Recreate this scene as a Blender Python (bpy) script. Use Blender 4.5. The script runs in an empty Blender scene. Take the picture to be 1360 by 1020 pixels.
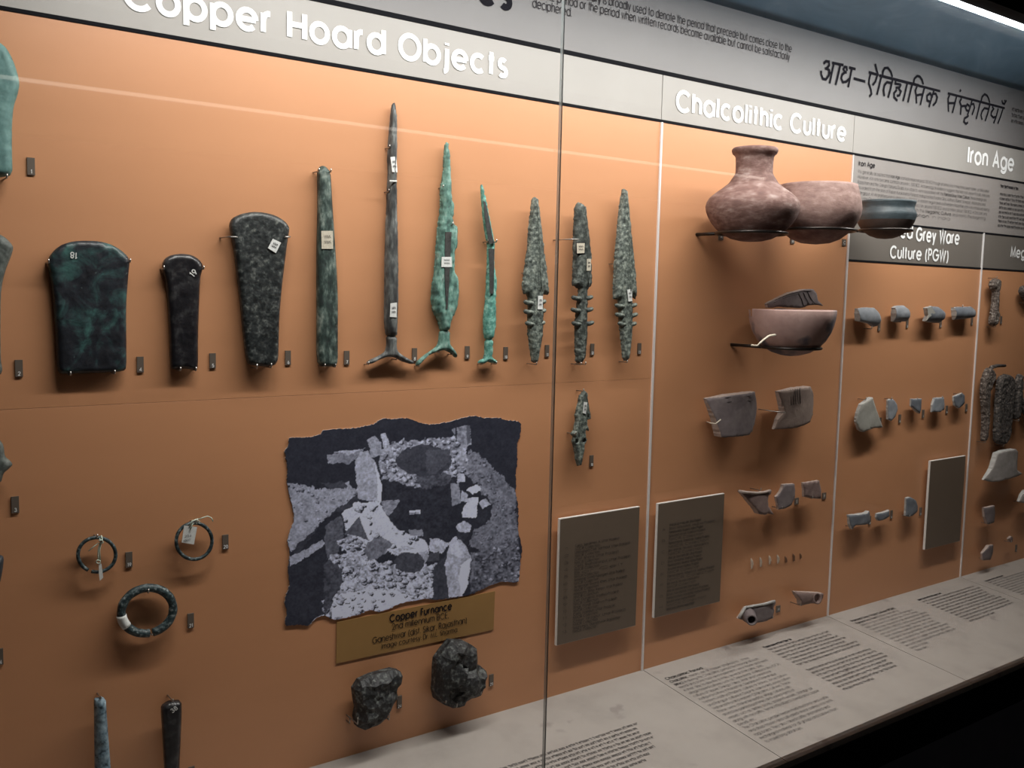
import bpy, bmesh, math, random
import numpy as np
from mathutils import Vector, Matrix, noise
from mathutils.geometry import delaunay_2d_cdt
random.seed(7)
SC = bpy.context.scene
COL = SC.collection

# ---------------------------------------------------------------- camera
F_PX, YAW, PITCH, ROLL = 1250.0, .6225, -.0968, -.0218
CAM = np.array([0.0, -1.4, 1.55])           # wall plane is y = 0
_f = np.array([math.sin(YAW)*math.cos(PITCH), math.cos(YAW)*math.cos(PITCH), math.sin(PITCH)])
_r = np.array([math.cos(YAW), -math.sin(YAW), 0.0]); _d = np.cross(_f, _r)
RX = math.cos(ROLL)*_r + math.sin(ROLL)*_d
DX = -math.sin(ROLL)*_r + math.cos(ROLL)*_d
cd = bpy.data.cameras.new('camera'); cam = bpy.data.objects.new('camera', cd); COL.objects.link(cam)
cd.sensor_fit = 'HORIZONTAL'; cd.sensor_width = 36.0; cd.lens = F_PX/1360*36; cd.clip_start = .02
cam.matrix_world = Matrix(((RX[0], -DX[0], -_f[0], CAM[0]), (RX[1], -DX[1], -_f[1], CAM[1]), (RX[2], -DX[2], -_f[2], CAM[2]), (0, 0, 0, 1)))
SC.camera = cam
# ---------------------------------------------------------------- world, exposure, main light
wd = bpy.data.worlds.new('world'); SC.world = wd; wd.use_nodes = True
bg = wd.node_tree.nodes['Background']; bg.inputs[0].default_value = (.55, .62, .8, 1); bg.inputs[1].default_value = 0.0
SC.view_settings.view_transform = 'Standard'; SC.view_settings.look = 'None'
SC.view_settings.gamma = 1; SC.view_settings.use_curve_mapping = False
SC.view_settings.exposure = 0.1
GLASS_OFF = .367
STRIP_X0, STRIP_X1, STRIP_Y, STRIP_Z = .24, 2.66, -.335, 2.146
STRIP_W = 22; LIGHT_TILT = 3
# the case's own strip light, along the top front edge inside the glass
ld = bpy.data.lights.new('strip_lamp', 'AREA'); ld.shape = 'RECTANGLE'; ld.size = STRIP_X1-STRIP_X0; ld.size_y = .045
ld.energy = STRIP_W; ld.color = (1.0, .955, .89)
lo = bpy.data.objects.new('strip_lamp', ld); COL.objects.link(lo)
lo.location = ((STRIP_X0+STRIP_X1)/2, STRIP_Y, STRIP_Z-.013); lo.rotation_euler = (math.radians(LIGHT_TILT), 0, 0)

# ---------------------------------------------------------------- pixel -> place
def ray(px, py):
    return ((px-680)/F_PX)*RX + ((py-510)/F_PX)*DX + _f
def U(px, py, off=0.0):                      # point on the plane y = -off
    v = ray(px, py); t = (1.4-off)/v[1]
    return CAM + v*t
DECK_Z = 1.55-.7915; DECK_S = math.tan(.105)
def UD(px, py):                              # point on the sloping ledge
    v = ray(px, py); t = (DECK_Z - CAM[2] + DECK_S*CAM[1])/(v[2]-v[1]*DECK_S)
    return CAM + v*t
def depth(p): return float(np.dot(_f, np.array(p)-CAM))
class Z:                                     # zoomed crop: origin and scale
    def __init__(s, ox, oy, k): s.o = (ox, oy); s.k = k
    def __call__(s, pts): return [(s.o[0]+x/s.k, s.o[1]+y/s.k) for x, y in pts]
    def p(s, x, y): return (s.o[0]+x/s.k, s.o[1]+y/s.k)

# ---------------------------------------------------------------- materials
def lin(c):
    if isinstance(c, str):
        c = [int(c[i:i+2], 16)/255 for i in (1, 3, 5)]
        c = [x/12.92 if x <= .04045 else ((x+.055)/1.055)**2.4 for x in c]
    return (c[0], c[1], c[2], 1)
MATS = {}
def mat(name, stops, scale=30, detail=6, rough=.6, metal=0, bump=.0, bscale=None, stretch=(1, 1, 1), spot=None, dist=0.0, spec=.5):
    """noise-ramped surface; stops = [(pos, colour)...]; spot = (colour, threshold, scale)"""
    if name in MATS: return MATS[name]
    m = bpy.data.materials.new(name); m.use_nodes = True; MATS[name] = m
    nt = m.node_tree; N = nt.nodes; L = nt.links
    b = N['Principled BSDF']; b.inputs['Roughness'].default_value = rough; b.inputs['Metallic'].default_value = metal
    b.inputs['Specular IOR Level'].default_value = spec
    if len(stops) == 1 and not bump and not spot:
        b.inputs['Base Color'].default_value = lin(stops[0][1]); return m
    tc = N.new('ShaderNodeTexCoord'); mp = N.new('ShaderNodeMapping'); mp.inputs['Scale'].default_value = stretch
    L.new(tc.outputs['Object'], mp.inputs[0])
    nz = N.new('ShaderNodeTexNoise'); nz.inputs['Scale'].default_value = scale; nz.inputs['Detail'].default_value = detail
    nz.inputs['Roughness'].default_value = .62; nz.inputs['Distortion'].default_value = dist
    L.new(mp.outputs[0], nz.inputs['Vector'])
    cr = N.new('ShaderNodeValToRGB'); e = cr.color_ramp.elements
    while len(e) < len(stops): e.new(.5)
    for i, (p, c) in enumerate(stops): e[i].position = p; e[i].color = lin(c)
    if len(stops) == 1: e[1].position = 1; e[1].color = lin(stops[0][1])
    L.new(nz.outputs[0], cr.inputs[0]); out = cr.outputs[0]
    if spot:
        n2 = N.new('ShaderNodeTexNoise'); n2.inputs['Scale'].default_value = spot[2]; n2.inputs['Detail'].default_value = 4
        L.new(mp.outputs[0], n2.inputs['Vector'])
        mr = N.new('ShaderNodeMapRange'); mr.inputs[1].default_value = spot[1]; mr.inputs[2].default_value = spot[1]+.07
        L.new(n2.outputs[0], mr.inputs[0])
        mx = N.new('ShaderNodeMix'); mx.data_type = 'RGBA'; L.new(mr.outputs[0], mx.inputs[0])
        L.new(out, mx.inputs[6]); mx.inputs[7].default_value = lin(spot[0]); out = mx.outputs[2]
    L.new(out, b.inputs['Base Color'])
    if bump:
        n3 = N.new('ShaderNodeTexNoise'); n3.inputs['Scale'].default_value = bscale or scale*3; n3.inputs['Detail'].default_value = 5
        L.new(mp.outputs[0], n3.inputs['Vector'])
        bp = N.new('ShaderNodeBump'); bp.inputs['Strength'].default_value = bump; bp.inputs['Distance'].default_value = .002
        L.new(n3.outputs[0], bp.inputs['Height']); L.new(bp.outputs[0], b.inputs['Normal'])
    return m
def emit(name, col, s):
    m = bpy.data.materials.new(name); m.use_nodes = True; nt = m.node_tree; nt.nodes.clear()
    e = nt.nodes.new('ShaderNodeEmission'); o = nt.nodes.new('ShaderNodeOutputMaterial')
    e.inputs[0].default_value = lin(col); e.inputs[1].default_value = s; nt.links.new(e.outputs[0], o.inputs[0]); return m
def glass_mat():
    m = bpy.data.materials.new('clear_glass'); m.use_nodes = True; nt = m.node_tree; nt.nodes.clear(); N = nt.nodes; L = nt.links
    o = N.new('ShaderNodeOutputMaterial'); mx = N.new('ShaderNodeMixShader'); tr = N.new('ShaderNodeBsdfTransparent'); gl = N.new('ShaderNodeBsdfGlossy')
    tr.inputs[0].default_value = (.985, .992, .99, 1); gl.inputs['Roughness'].default_value = .0
    lw = N.new('ShaderNodeLayerWeight'); lw.inputs[0].default_value = .5
    p = N.new('ShaderNodeMath'); p.operation = 'POWER'; p.inputs[1].default_value = 5; L.new(lw.outputs['Facing'], p.inputs[0])
    a = N.new('ShaderNodeMath'); a.operation = 'MULTIPLY_ADD'; a.inputs[1].default_value = .96; a.inputs[2].default_value = .04; L.new(p.outputs[0], a.inputs[0])
    L.new(a.outputs[0], mx.inputs[0]); L.new(tr.outputs[0], mx.inputs[1]); L.new(gl.outputs[0], mx.inputs[2]); L.new(mx.outputs[0], o.inputs[0])
    return m

M_ORANGE = mat('terracotta_panel', [(.3, (.54, .256, .127)), (.7, (.58, .277, .139))], 5, 5, .40, spec=.6, bump=.05, bscale=700, stretch=(.5, 1, 2))
M_BAND = mat('taupe_band', [(.3, (.315, .295, .275)), (.7, (.34, .32, .30))], 6, 4, .5)
M_HEAD = mat('taupe_header', [(.3, (.168, .158, .157)), (.7, (.182, .172, .171))], 6, 4, .5)
M_TXTPANEL = mat('pale_taupe_panel', [(.3, (.255, .232, .22)), (.7, (.275, .25, .237))], 6, 4, .55)
M_LOWBAND = mat('brown_taupe_band', [(.3, (.15, .132, .115)), (.7, (.165, .145, .128))], 6, 4, .5)
M_BLACK = mat('black_strip', [(0, (.006, .006, .008))], rough=.85, spec=.12)
M_STEEL = mat('joint_steel', [(0, (.78, .75, .75))], rough=.35, metal=.15)
M_PIN = mat('pin_steel', [(0, (.42, .40, .38))], rough=.35, metal=.9)
M_PINDARK = mat('pin_dark', [(0, (.05, .045, .04))], rough=.4, metal=.6)
M_WHITE = mat('white_vinyl', [(0, (.86, .86, .86))], rough=.5)
M_INK = mat('black_ink', [(0, (.012, .011, .015))], rough=.9, spec=.1)
M_INKSOFT = mat('grey_ink', [(0, (.035, .031, .034))], rough=.9, spec=.1)
M_PAPER = mat('paper_label', [(.3, (.62, .63, .62)), (.7, (.74, .75, .73))], 300, 3, .7)
M_PAPERTAN = mat('old_paper_label', [(.3, (.42, .38, .30)), (.7, (.60, .55, .45))], 400, 3, .7)
M_PLATE = mat('number_plate', [(0, (.125, .10, .082))], rough=.45)
M_DECK = mat('ledge_board', [(.25, (.275, .247, .225)), (.5, (.335, .302, .276)), (.8, (.365, .33, .303))], 9, 7, .55, spot=((.25, .22, .205), .66, 14))
M_DECKDIRT = M_DECK
M_BASE = mat('navy_base', [(.3, (.11, .112, .15)), (.7, (.125, .127, .165))], 8, 4, .55)
M_GLASS = glass_mat()
M_SEAL = mat('joint_sealant', [(0, (.20, .22, .23))], rough=.4)
def glass_edge_mat():
    m = bpy.data.materials.new('polished_glass_edge'); m.use_nodes = True; nt = m.node_tree; nt.nodes.clear(); N = nt.nodes
    o = N.new('ShaderNodeOutputMaterial'); mx = N.new('ShaderNodeMixShader'); tr = N.new('ShaderNodeBsdfTransparent'); gl = N.new('ShaderNodeBsdfDiffuse')
    gl.inputs[0].default_value = (.62, .68, .70, 1); mx.inputs[0].default_value = .45
    nt.links.new(tr.outputs[0], mx.inputs[1]); nt.links.new(gl.outputs[0], mx.inputs[2]); nt.links.new(mx.outputs[0], o.inputs[0]); return m
M_EDGE = mat('glass_edge', [(0, (.34, .44, .46))], rough=.15, metal=.3)

# ---------------------------------------------------------------- mesh helpers
WLOC = {}
def mk(name, verts, faces, m, parent=None, smooth=False, base=False):
    v = np.array(verts, dtype=float)
    c = (v.min(0)+v.max(0))/2
    if base: c[2] = v[:, 2].min()
    me = bpy.data.meshes.new(name); me.from_pydata((v-c).tolist(), [], [list(f) for f in faces]); me.update()
    if smooth is True: me.polygons.foreach_set('use_smooth', [True]*len(me.polygons))
    elif smooth is not False and smooth: me.polygons.foreach_set('use_smooth', [i < smooth for i in range(len(me.polygons))])
    o = bpy.data.objects.new(name, me); COL.objects.link(o)
    me.materials.append(m)
    WLOC[o.name] = c
    if parent is not None:
        o.parent = parent; o.location = (c-WLOC[parent.name]).tolist()
    else: o.location = c.tolist()
    return o
def empty(name, loc):
    o = bpy.data.objects.new(name, None); o.empty_display_size = .05; COL.objects.link(o); o.location = list(loc); WLOC[o.name] = np.array(loc, float); return o
def tag(o, label, cat=None, group=None):
    o['label'] = label
    if cat: o['category'] = cat
    if group: o['group'] = group
    return o
def struct(o): o['kind'] = 'structure'; return o
def boxg(x0, x1, y0, y1, z0, z1):
    v = [(x, y, z) for x in (x0, x1) for y in (y0, y1) for z in (z0, z1)]
    return v, [(0, 1, 3, 2), (4, 6, 7, 5), (0, 4, 5, 1), (2, 3, 7, 6), (0, 2, 6, 4), (1, 5, 7, 3)]
def box(name, x0, x1, y0, y1, z0, z1, m, parent=None, bev=0):
    v, f = boxg(x0, x1, y0, y1, z0, z1); o = mk(name, v, f, m, parent)
    if bev:
        b = o.modifiers.new('bevel', 'BEVEL'); b.width = bev; b.segments = 2
    return o
def tubeg(path, rad, seg=8, closed=False):
    P = [Vector(p) for p in path]; n = len(P); V = []; Fc = []
    up = None
    for i in range(n):
        a = P[(i-1) % n] if (closed or i > 0) else P[i]; b = P[(i+1) % n] if (closed or i < n-1) else P[i]
        t = (b-a).normalized()
        if up is None:
            up = Vector((0, 0, 1)) if abs(t.z) < .9 else Vector((1, 0, 0))
        s = t.cross(up).normalized(); up = s.cross(t).normalized()
        r = rad[i] if hasattr(rad, '__len__') else rad
        for k in range(seg):
            q = 2*math.pi*k/seg; V.append(tuple(P[i]+s*(r*math.cos(q))+up*(r*math.sin(q))))
    m = n if closed else n-1
    for i in range(m):
        for k in range(seg):
            a = i*seg+k; b = i*seg+(k+1) % seg; j = ((i+1) % n)*seg
            Fc.append((a, b, j+(k+1) % seg, j+k))
    if not closed:
        Fc.append(tuple(range(seg))[::-1]); Fc.append(tuple((n-1)*seg+k for k in range(seg)))
    return V, Fc
def tube(name, path, rad, m, parent=None, seg=8, closed=False):
    v, f = tubeg(path, rad, seg, closed); return mk(name, v, f, m, parent, True)
def lathe(name, prof, cx, cy, m, parent=None, seg=56, wob=0.0, keep=None):
    V = []; Fc = []; n = len(prof)
    for i, (r, z) in enumerate(prof):
        for k in range(seg):
            a = 2*math.pi*k/seg
            rr = r*(1+wob*noise.noise(Vector((math.cos(a)*1.5, math.sin(a)*1.5, z*14))))
            V.append((cx+rr*math.cos(a), cy+rr*math.sin(a), z))
    for i in range(n-1):
        for k in range(seg):
            if keep and not keep(k/seg, i): continue
            k2 = (k+1) % seg; Fc.append((i*seg+k, i*seg+k2, (i+1)*seg+k2, (i+1)*seg+k))
    o = mk(name, V, Fc, m, parent, True); return o

def inside(pts, poly):
    x, y = pts[:, 0], pts[:, 1]; res = np.zeros(len(pts), bool); n = len(poly)
    for i in range(n):
        x1, y1 = poly[i]; x2, y2 = poly[(i+1) % n]
        if y1 == y2: continue
        c = ((y1 > y) != (y2 > y)) & (x < (x2-x1)*(y-y1)/(y2-y1)+x1); res ^= c
    return res
def edist(pts, poly):
    d = np.full(len(pts), 1e9); n = len(poly)
    for i in range(n):
        a = poly[i]; b = poly[(i+1) % n]; ab = b-a; L = (ab**2).sum()
        if L < 1e-14: continue
        t = np.clip(((pts-a)@ab)/L, 0, 1); q = a+t[:, None]*ab
        d = np.minimum(d, np.hypot(*(pts-q).T))
    return d
def resample(poly, step, smooth=1):
    P = np.array(poly, float)
    for _ in range(smooth):                  # one corner-cutting pass keeps the traced shape
        Q = np.roll(P, -1, 0); P = np.stack([.8*P+.2*Q, .2*P+.8*Q], 1).reshape(-1, 2)
    out = []
    n = len(P)
    for i in range(n):
        a, b = P[i], P[(i+1) % n]; k = max(1, int(round(np.hypot(*(b-a))/step)))
        for j in range(k): out.append(a+(b-a)*j/k)
    return np.array(out)
def relief(name, px, off, thick, m, parent=None, edge=.006, rim=.35, res=.004, amp=.0006, nsc=120, fn=None, sm=1, px_off=None, raw=None, facet=False, jag=0, edge_m=None):
    """solid piece: outline (pixels) placed on the plane it hangs in, rounded towards its edges, flat back at y=-off"""
    if raw is None:
        po = off+thick*.5 if px_off is None else px_off
        P = np.array([[U(x, y, po)[0], U(x, y, po)[2]] for x, y in px])
    else: P = np.array(raw)
    P = resample(P, res, sm)
    if jag:
        P = P+np.array([[jag*noise.noise(Vector((p[0]*260, p[1]*260, 1))), jag*noise.noise(Vector((p[0]*260, p[1]*260, 9)))] for p in P])
    A = .5*np.sum(P[:, 0]*np.roll(P[:, 1], -1)-np.roll(P[:, 0], -1)*P[:, 1])
    if A < 0: P = P[::-1].copy()
    lo, hi = P.min(0), P.max(0)
    gx, gz = np.meshgrid(np.arange(lo[0], hi[0]+res, res), np.arange(lo[1], hi[1]+res, res)); g = np.stack([gx.ravel(), gz.ravel()], 1)
    rs = np.random.RandomState(len(P)); g = g+rs.uniform(-.25, .25, g.shape)*res
    g = g[inside(g, P)]
    if len(g): g = g[edist(g, P) > res*.55]
    n = len(P); allp = np.vstack([P, g]) if len(g) else P
    vv, _, ff, *_r2 = delaunay_2d_cdt([Vector(p) for p in allp], [(i, (i+1) % n) for i in range(n)], [], 1, 1e-7)
    Q = np.array([[v[0], v[1]] for v in vv]); d = edist(Q, P); t = np.clip(d/edge, 0, 1)
    h = thick*(rim+(1-rim)*np.sqrt(np.clip(1-(1-t)**2, 0, 1)))
    if fn: h = h+fn(Q, t, lo, hi)
    h = h+np.array([amp*(noise.noise(Vector((q[0]*nsc, q[1]*nsc, 3.3)))+.5*noise.noise(Vector((q[0]*nsc*2.7, q[1]*nsc*2.7, 7)))) for q in Q])*np.clip(t*3, .3, 1)
    h = np.maximum(h, thick*.15)
    V = [(q[0], -(off+hh), q[1]) for q, hh in zip(Q, h)]
    faces = []
    for f in ff:
        a, b, c = (Q[i] for i in f[:3]); cr = (b[0]-a[0])*(c[1]-a[1])-(b[1]-a[1])*(c[0]-a[0])
        faces.append(tuple(f) if cr > 0 else tuple(f)[::-1])
    nf = len(faces)
    # boundary edges -> skirt to the back
    cnt = {}
    for f in faces:
        for i in range(len(f)):
            e = (f[i], f[(i+1) % len(f)]); cnt[e] = 1
    back = {}
    for (a, b) in list(cnt):
        if (b, a) in cnt: continue
        for w in (a, b):
            if w not in back: back[w] = len(V); V.append((Q[w][0], -off, Q[w][1]))
        faces.append((b, a, back[a], back[b]))
    for f in faces[:nf]:                      # flat back closing the solid
        pass
    bk = len(V); V += [(p[0], -off, p[1]) for p in P]; faces.append(tuple(range(bk+n-1, bk-1, -1)))
    o = mk(name, V, faces, m, parent, False if facet else nf)
    if edge_m is not None:                    # broken edges show the paler core
        o.data.materials.append(edge_m)
        o.data.polygons.foreach_set('material_index', [0 if i < nf else 1 for i in range(len(o.data.polygons))])
    return o
def pin(px, py, off, parent, up=.005, m=None, r=.0011):
    """bent steel pin from the wall round the edge of the piece"""
    p = U(px, py, off); x, z = p[0], p[2]
    if parent is not None and parent.type == 'MESH':
        off = min(off, max(.006, surf_y(parent, x, z)+.0012)); p = U(px, py, off); x, z = p[0], p[2]
    path = [(x, .002, z), (x, -off-.002, z), (x, -off-.003, z+up*.3), (x, -off-.003, z+up)]
    return tube('mounting_pin', path, r, m or M_PIN, parent, 6)
def flatpoly(name, px, off, m, parent=None, th=.0006):
    P = [U(x, y, off) for x, y in px]; n = len(P)
    V = [(p[0], -off-th, p[2]) for p in P]+[(p[0], -off, p[2]) for p in P]
    A = sum(V[i][0]*V[(i+1) % n][2]-V[(i+1) % n][0]*V[i][2] for i in range(n))
    f = [tuple(range(n))] if A > 0 else [tuple(range(n))[::-1]]
    f += [(i, (i+1) % n, n+(i+1) % n, n+i)[::-1 if A > 0 else 1] for i in range(n)]
    f += [tuple(range(n, 2*n))[::-1 if A > 0 else 1]]
    return mk(name, V, f, m, parent)

# ---------------------------------------------------------------- stroke lettering (geometric sans)
def arc(cx, cy, rx, ry, a0, a1, n=None):
    n = n or max(4, int(abs(a1-a0)/20))
    return [(cx+rx*math.cos(math.radians(a0+(a1-a0)*i/n)), cy+ry*math.sin(math.radians(a0+(a1-a0)*i/n))) for i in range(n+1)]
def _glyphs():
    xh, r = .74, .37; c = arc(r, r, r, r, 0, 360); G = {}
    def S(ch, w, *st): G[ch] = (w, list(st))
    S(' ', .22); S('a', .74, c, [(.74, .74), (.74, 0)]); S('b', .74, c, [(0, 1), (0, 0)]); S('c', .66, arc(r, r, r, r, 48, 312))
    S('d', .74, c, [(.74, 1), (.74, 0)]); S('e', .74, arc(r, r, r, r, 0, 318)+[], [(0, .37), (.74, .37)])
    S('f', .34, [(.12, 0), (.12, .82)]+arc(.3, .82, .18, .18, 180, 90), [(-.02, .7), (.32, .7)])
    S('g', .74, c, [(.74, .74), (.74, .05)]+arc(.37, .05, .37, .32, 0, -150))
    S('h', .56, [(0, 1), (0, 0)], arc(.28, .46, .28, .28, 180, 0)+[(.56, 0)])
    S('i', .02, [(.01, .74), (.01, 0)], [(.01, .9), (.01, 1.0)]); S('j', .16, [(.12, .74), (.12, -.12)]+arc(-.04, -.12, .16, .14, 0, -90), [(.12, .9), (.12, 1.0)])
    S('k', .52, [(0, 1), (0, 0)], [(.48, .74), (.02, .34)], [(.16, .46), (.52, 0)]); S('l', .02, [(.01, 1), (.01, 0)])
    S('m', .96, [(0, .74), (0, 0)], arc(.24, .5, .24, .24, 180, 0)+[(.48, 0)], arc(.72, .5, .24, .24, 180, 0)+[(.96, 0)])
    S('n', .56, [(0, .74), (0, 0)], arc(.28, .46, .28, .28, 180, 0)+[(.56, 0)]); S('o', .74, c)
    S('p', .74, c, [(0, .74), (0, -.28)]); S('q', .74, c, [(.74, .74), (.74, -.28)]); S('r', .3, [(0, .74), (0, 0)], arc(.26, .44, .26, .3, 180, 80))
    S('s', .42, arc(.21, .555, .19, .185, 40, 250)+arc(.21, .185, .21, .185, 80, -140)); S('t', .3, [(.14, 1), (.14, 0)], [(-.02, .72), (.3, .72)])
    S('u', .56, [(0, .74), (0, .28)]+arc(.28, .28, .28, .28, 180, 360)+[(.56, .74)]); S('v', .56, [(0, .74), (.28, 0), (.56, .74)])
    S('w', .86, [(0, .74), (.21, 0), (.43, .74), (.65, 0), (.86, .74)]); S('x', .5, [(0, .74), (.5, 0)], [(.5, .74), (0, 0)])
    S('y', .56, [(0, .74), (.28, 0)], [(.56, .74), (.18, -.28)]); S('z', .46, [(0, .74), (.46, .74), (0, 0), (.46, 0)])
    S('A', .78, [(0, 0), (.39, 1), (.78, 0)], [(.14, .34), (.64, .34)]); S('B', .54, [(0, 0), (0, 1), (.3, 1)]+arc(.3, .76, .2, .24, 90, -90)+[(0, .52)], [(.3, .52)]+arc(.3, .26, .24, .26, 90, -90)+[(0, 0)])
    S('C', .92, arc(.5, .5, .5, .5, 42, 318, 18)); S('D', .72, [(0, 0), (0, 1), (.26, 1)]+arc(.26, .5, .46, .5, 90, -90)+[(0, 0)])
    S('E', .46, [(.46, 1), (0, 1), (0, 0), (.46, 0)], [(0, .52), (.44, .52)]); S('F', .44, [(.44, 1), (0, 1), (0, 0)], [(0, .52), (.42, .52)])
    S('G', .98, arc(.5, .5, .5, .5, 42, 360, 20)+[(.55, .5)]); S('H', .68, [(0, 1), (0, 0)], [(.68, 1), (.68, 0)], [(0, .52), (.68, .52)])
    S('I', .02, [(.01, 1), (.01, 0)]); S('J', .4, [(.4, 1), (.4, .2)]+arc(.2, .2, .2, .2, 0, -180)); S('K', .6, [(0, 1), (0, 0)], [(.56, 1), (.02, .46)], [(.14, .58), (.6, 0)])
    S('L', .42, [(0, 1), (0, 0), (.42, 0)]); S('M', .86, [(0, 0), (.08, 1), (.43, .1), (.78, 1), (.86, 0)]); S('N', .7, [(0, 0), (0, 1), (.7, 0), (.7, 1)])
    S('O', 1.0, arc(.5, .5, .5, .5, 0, 360, 22)); S('P', .5, [(0, 0), (0, 1), (.26, 1)]+arc(.26, .74, .24, .26, 90, -90)+[(0, .48)])
    S('Q', 1.0, arc(.5, .5, .5, .5, 0, 360, 22), [(.6, .3), (.98, -.02)]); S('R', .54, [(0, 0), (0, 1), (.26, 1)]+arc(.26, .74, .24, .26, 90, -90)+[(0, .48)], [(.22, .48), (.54, 0)])
    S('S', .5, arc(.25, .75, .23, .25, 30, 260)+arc(.25, .25, .25, .25, 80, -150)); S('T', .46, [(0, 1), (.46, 1)], [(.23, 1), (.23, 0)])
    S('U', .62, [(0, 1), (0, .31)]+arc(.31, .31, .31, .31, 180, 360)+[(.62, 1)]); S('V', .68, [(0, 1), (.34, 0), (.68, 1)]); S('W', 1.0, [(0, 1), (.24, 0), (.5, 1), (.76, 0), (1.0, 1)])
    S('X', .62, [(0, 1), (.62, 0)], [(.62, 1), (0, 0)]); S('Y', .6, [(0, 1), (.3, .48), (.6, 1)], [(.3, .48), (.3, 0)]); S('Z', .54, [(0, 1), (.54, 1), (0, 0), (.54, 0)])
    S('0', .54, arc(.27, .5, .27, .5, 0, 360)); S('1', .3, [(.04, .84), (.22, 1), (.22, 0)]); S('2', .54, arc(.27, .73, .26, .27, 170, -40)+[(0, 0), (.54, 0)])
    S('3', .52, arc(.25, .76, .22, .24, 160, -90)+arc(.25, .27, .27, .27, 80, -160)); S('4', .56, [(.42, 0), (.42, 1), (0, .28), (.56, .28)])
    S('5', .52, [(.48, 1), (.12, 1), (.06, .56)]+arc(.25, .32, .27, .32, 120, -150)); S('6', .54, arc(.27, .3, .27, .3, 0, 360), [(.02, .4), (.38, 1)])
    S('7', .5, [(0, 1), (.5, 1), (.14, 0)]); S('8', .52, arc(.26, .76, .21, .24, 0, 360), arc(.26, .27, .26, .27, 0, 360)); S('9', .54, arc(.27, .7, .27, .3, 0, 360), [(.52, .6), (.16, 0)])
    S('.', .04, [(.02, .0), (.02, .09)]); S(',', .06, [(.04, .08), (0, -.12)]); S('(', .2, arc(.4, .4, .4, .72, 125, 235)); S(')', .2, arc(-.2, .4, .4, .72, 55, -55))
    S('-', .28, [(0, .37), (.28, .37)]); S(':', .04, [(.02, 0), (.02, .09)], [(.02, .5), (.02, .59)]); S("'", .04, [(.02, 1), (.02, .8)]); S('/', .3, [(0, -.1), (.3, 1)])
    return G
GL = _glyphs()
LAYER = [0]
def ribbon(poly, hw, V, Fc):
    P = [np.array(poly[0], float)]
    for q in poly[1:]:
        q = np.array(q, float)
        if np.hypot(*(q-P[-1])) > 1e-7: P.append(q)
    P = np.array(P); n = len(P)
    if n < 2: return
    LAYER[0] = (LAYER[0]+1) % 7; lay = LAYER[0]      # strokes lie a hair apart so that crossings stay clean
    closed = n > 3 and np.hypot(*(P[0]-P[-1])) < 1e-6
    if closed: P = P[:-1]; n -= 1
    b0 = len(V)
    for i in range(n):
        a = P[(i-1) % n] if (closed or i > 0) else P[i]; b = P[(i+1) % n] if (closed or i < n-1) else P[i]
        d1 = P[i]-a; d2 = b-P[i]
        l1, l2 = np.hypot(*d1), np.hypot(*d2)
        d1 = d1/l1 if l1 > 1e-9 else d2/l2; d2 = d2/l2 if l2 > 1e-9 else d1
        t = d1+d2; tl = np.hypot(*t); t = t/tl if tl > 1e-6 else d1
        nn = np.array([-t[1], t[0]]); k = 1/max(.45, abs(nn@np.array([-d1[1], d1[0]])))
        V.append((*(P[i]+nn*hw*k), lay)); V.append((*(P[i]-nn*hw*k), lay))
    for i in range(n if closed else n-1):
        j = (i+1) % n; a, b, c, d = b0+2*i, b0+2*i+1, b0+2*j+1, b0+2*j; Fc.append((a, b, c, d))
def layout(s, gap=.17):
    x = 0; out = []
    for ch in s:
        w, st = GL.get(ch, GL['o']); out.append((x, st)); x += w+gap
    return out, x-gap
def textgeo(s, x0, z0, cap, width=None, hw=.055, bold=None):
    lay, W = layout(s, .12+1.8*hw); sx = (width/(W*cap)) if width else 1.0
    V = []; Fc = []
    bold = bold or []
    for i, (gx, st) in enumerate(lay):
        h = hw*1.8 if any(a <= i < b for a, b in bold) else hw
        for pl in st: ribbon([((gx+px)*sx*cap+x0, py*cap+z0) for px, py in pl], h*cap, V, Fc)
    return V, Fc
def merge(items):
    V = []; Fc = []
    for v, f in items:
        b = len(V); V += list(v); Fc += [tuple(i+b for i in q) for q in f]
    return V, Fc
def put_wall(name, geo, off, m, parent):
    V, Fc = geo; return mk(name, [(v[0], -off-.00007*v[2], v[1]) for v in V], Fc, m, parent)
def wtext(name, s, p0, p1, cap_px, m, parent, off=.0012, hw=.075, bold=None):
    a = U(*p0, off); b = U(*p1, off); t = U(p0[0], p0[1]-cap_px, off)
    return put_wall(name, textgeo(s, a[0], (a[2]+b[2])/2, t[2]-a[2], b[0]-a[0], hw, bold), off, m, parent)
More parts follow.
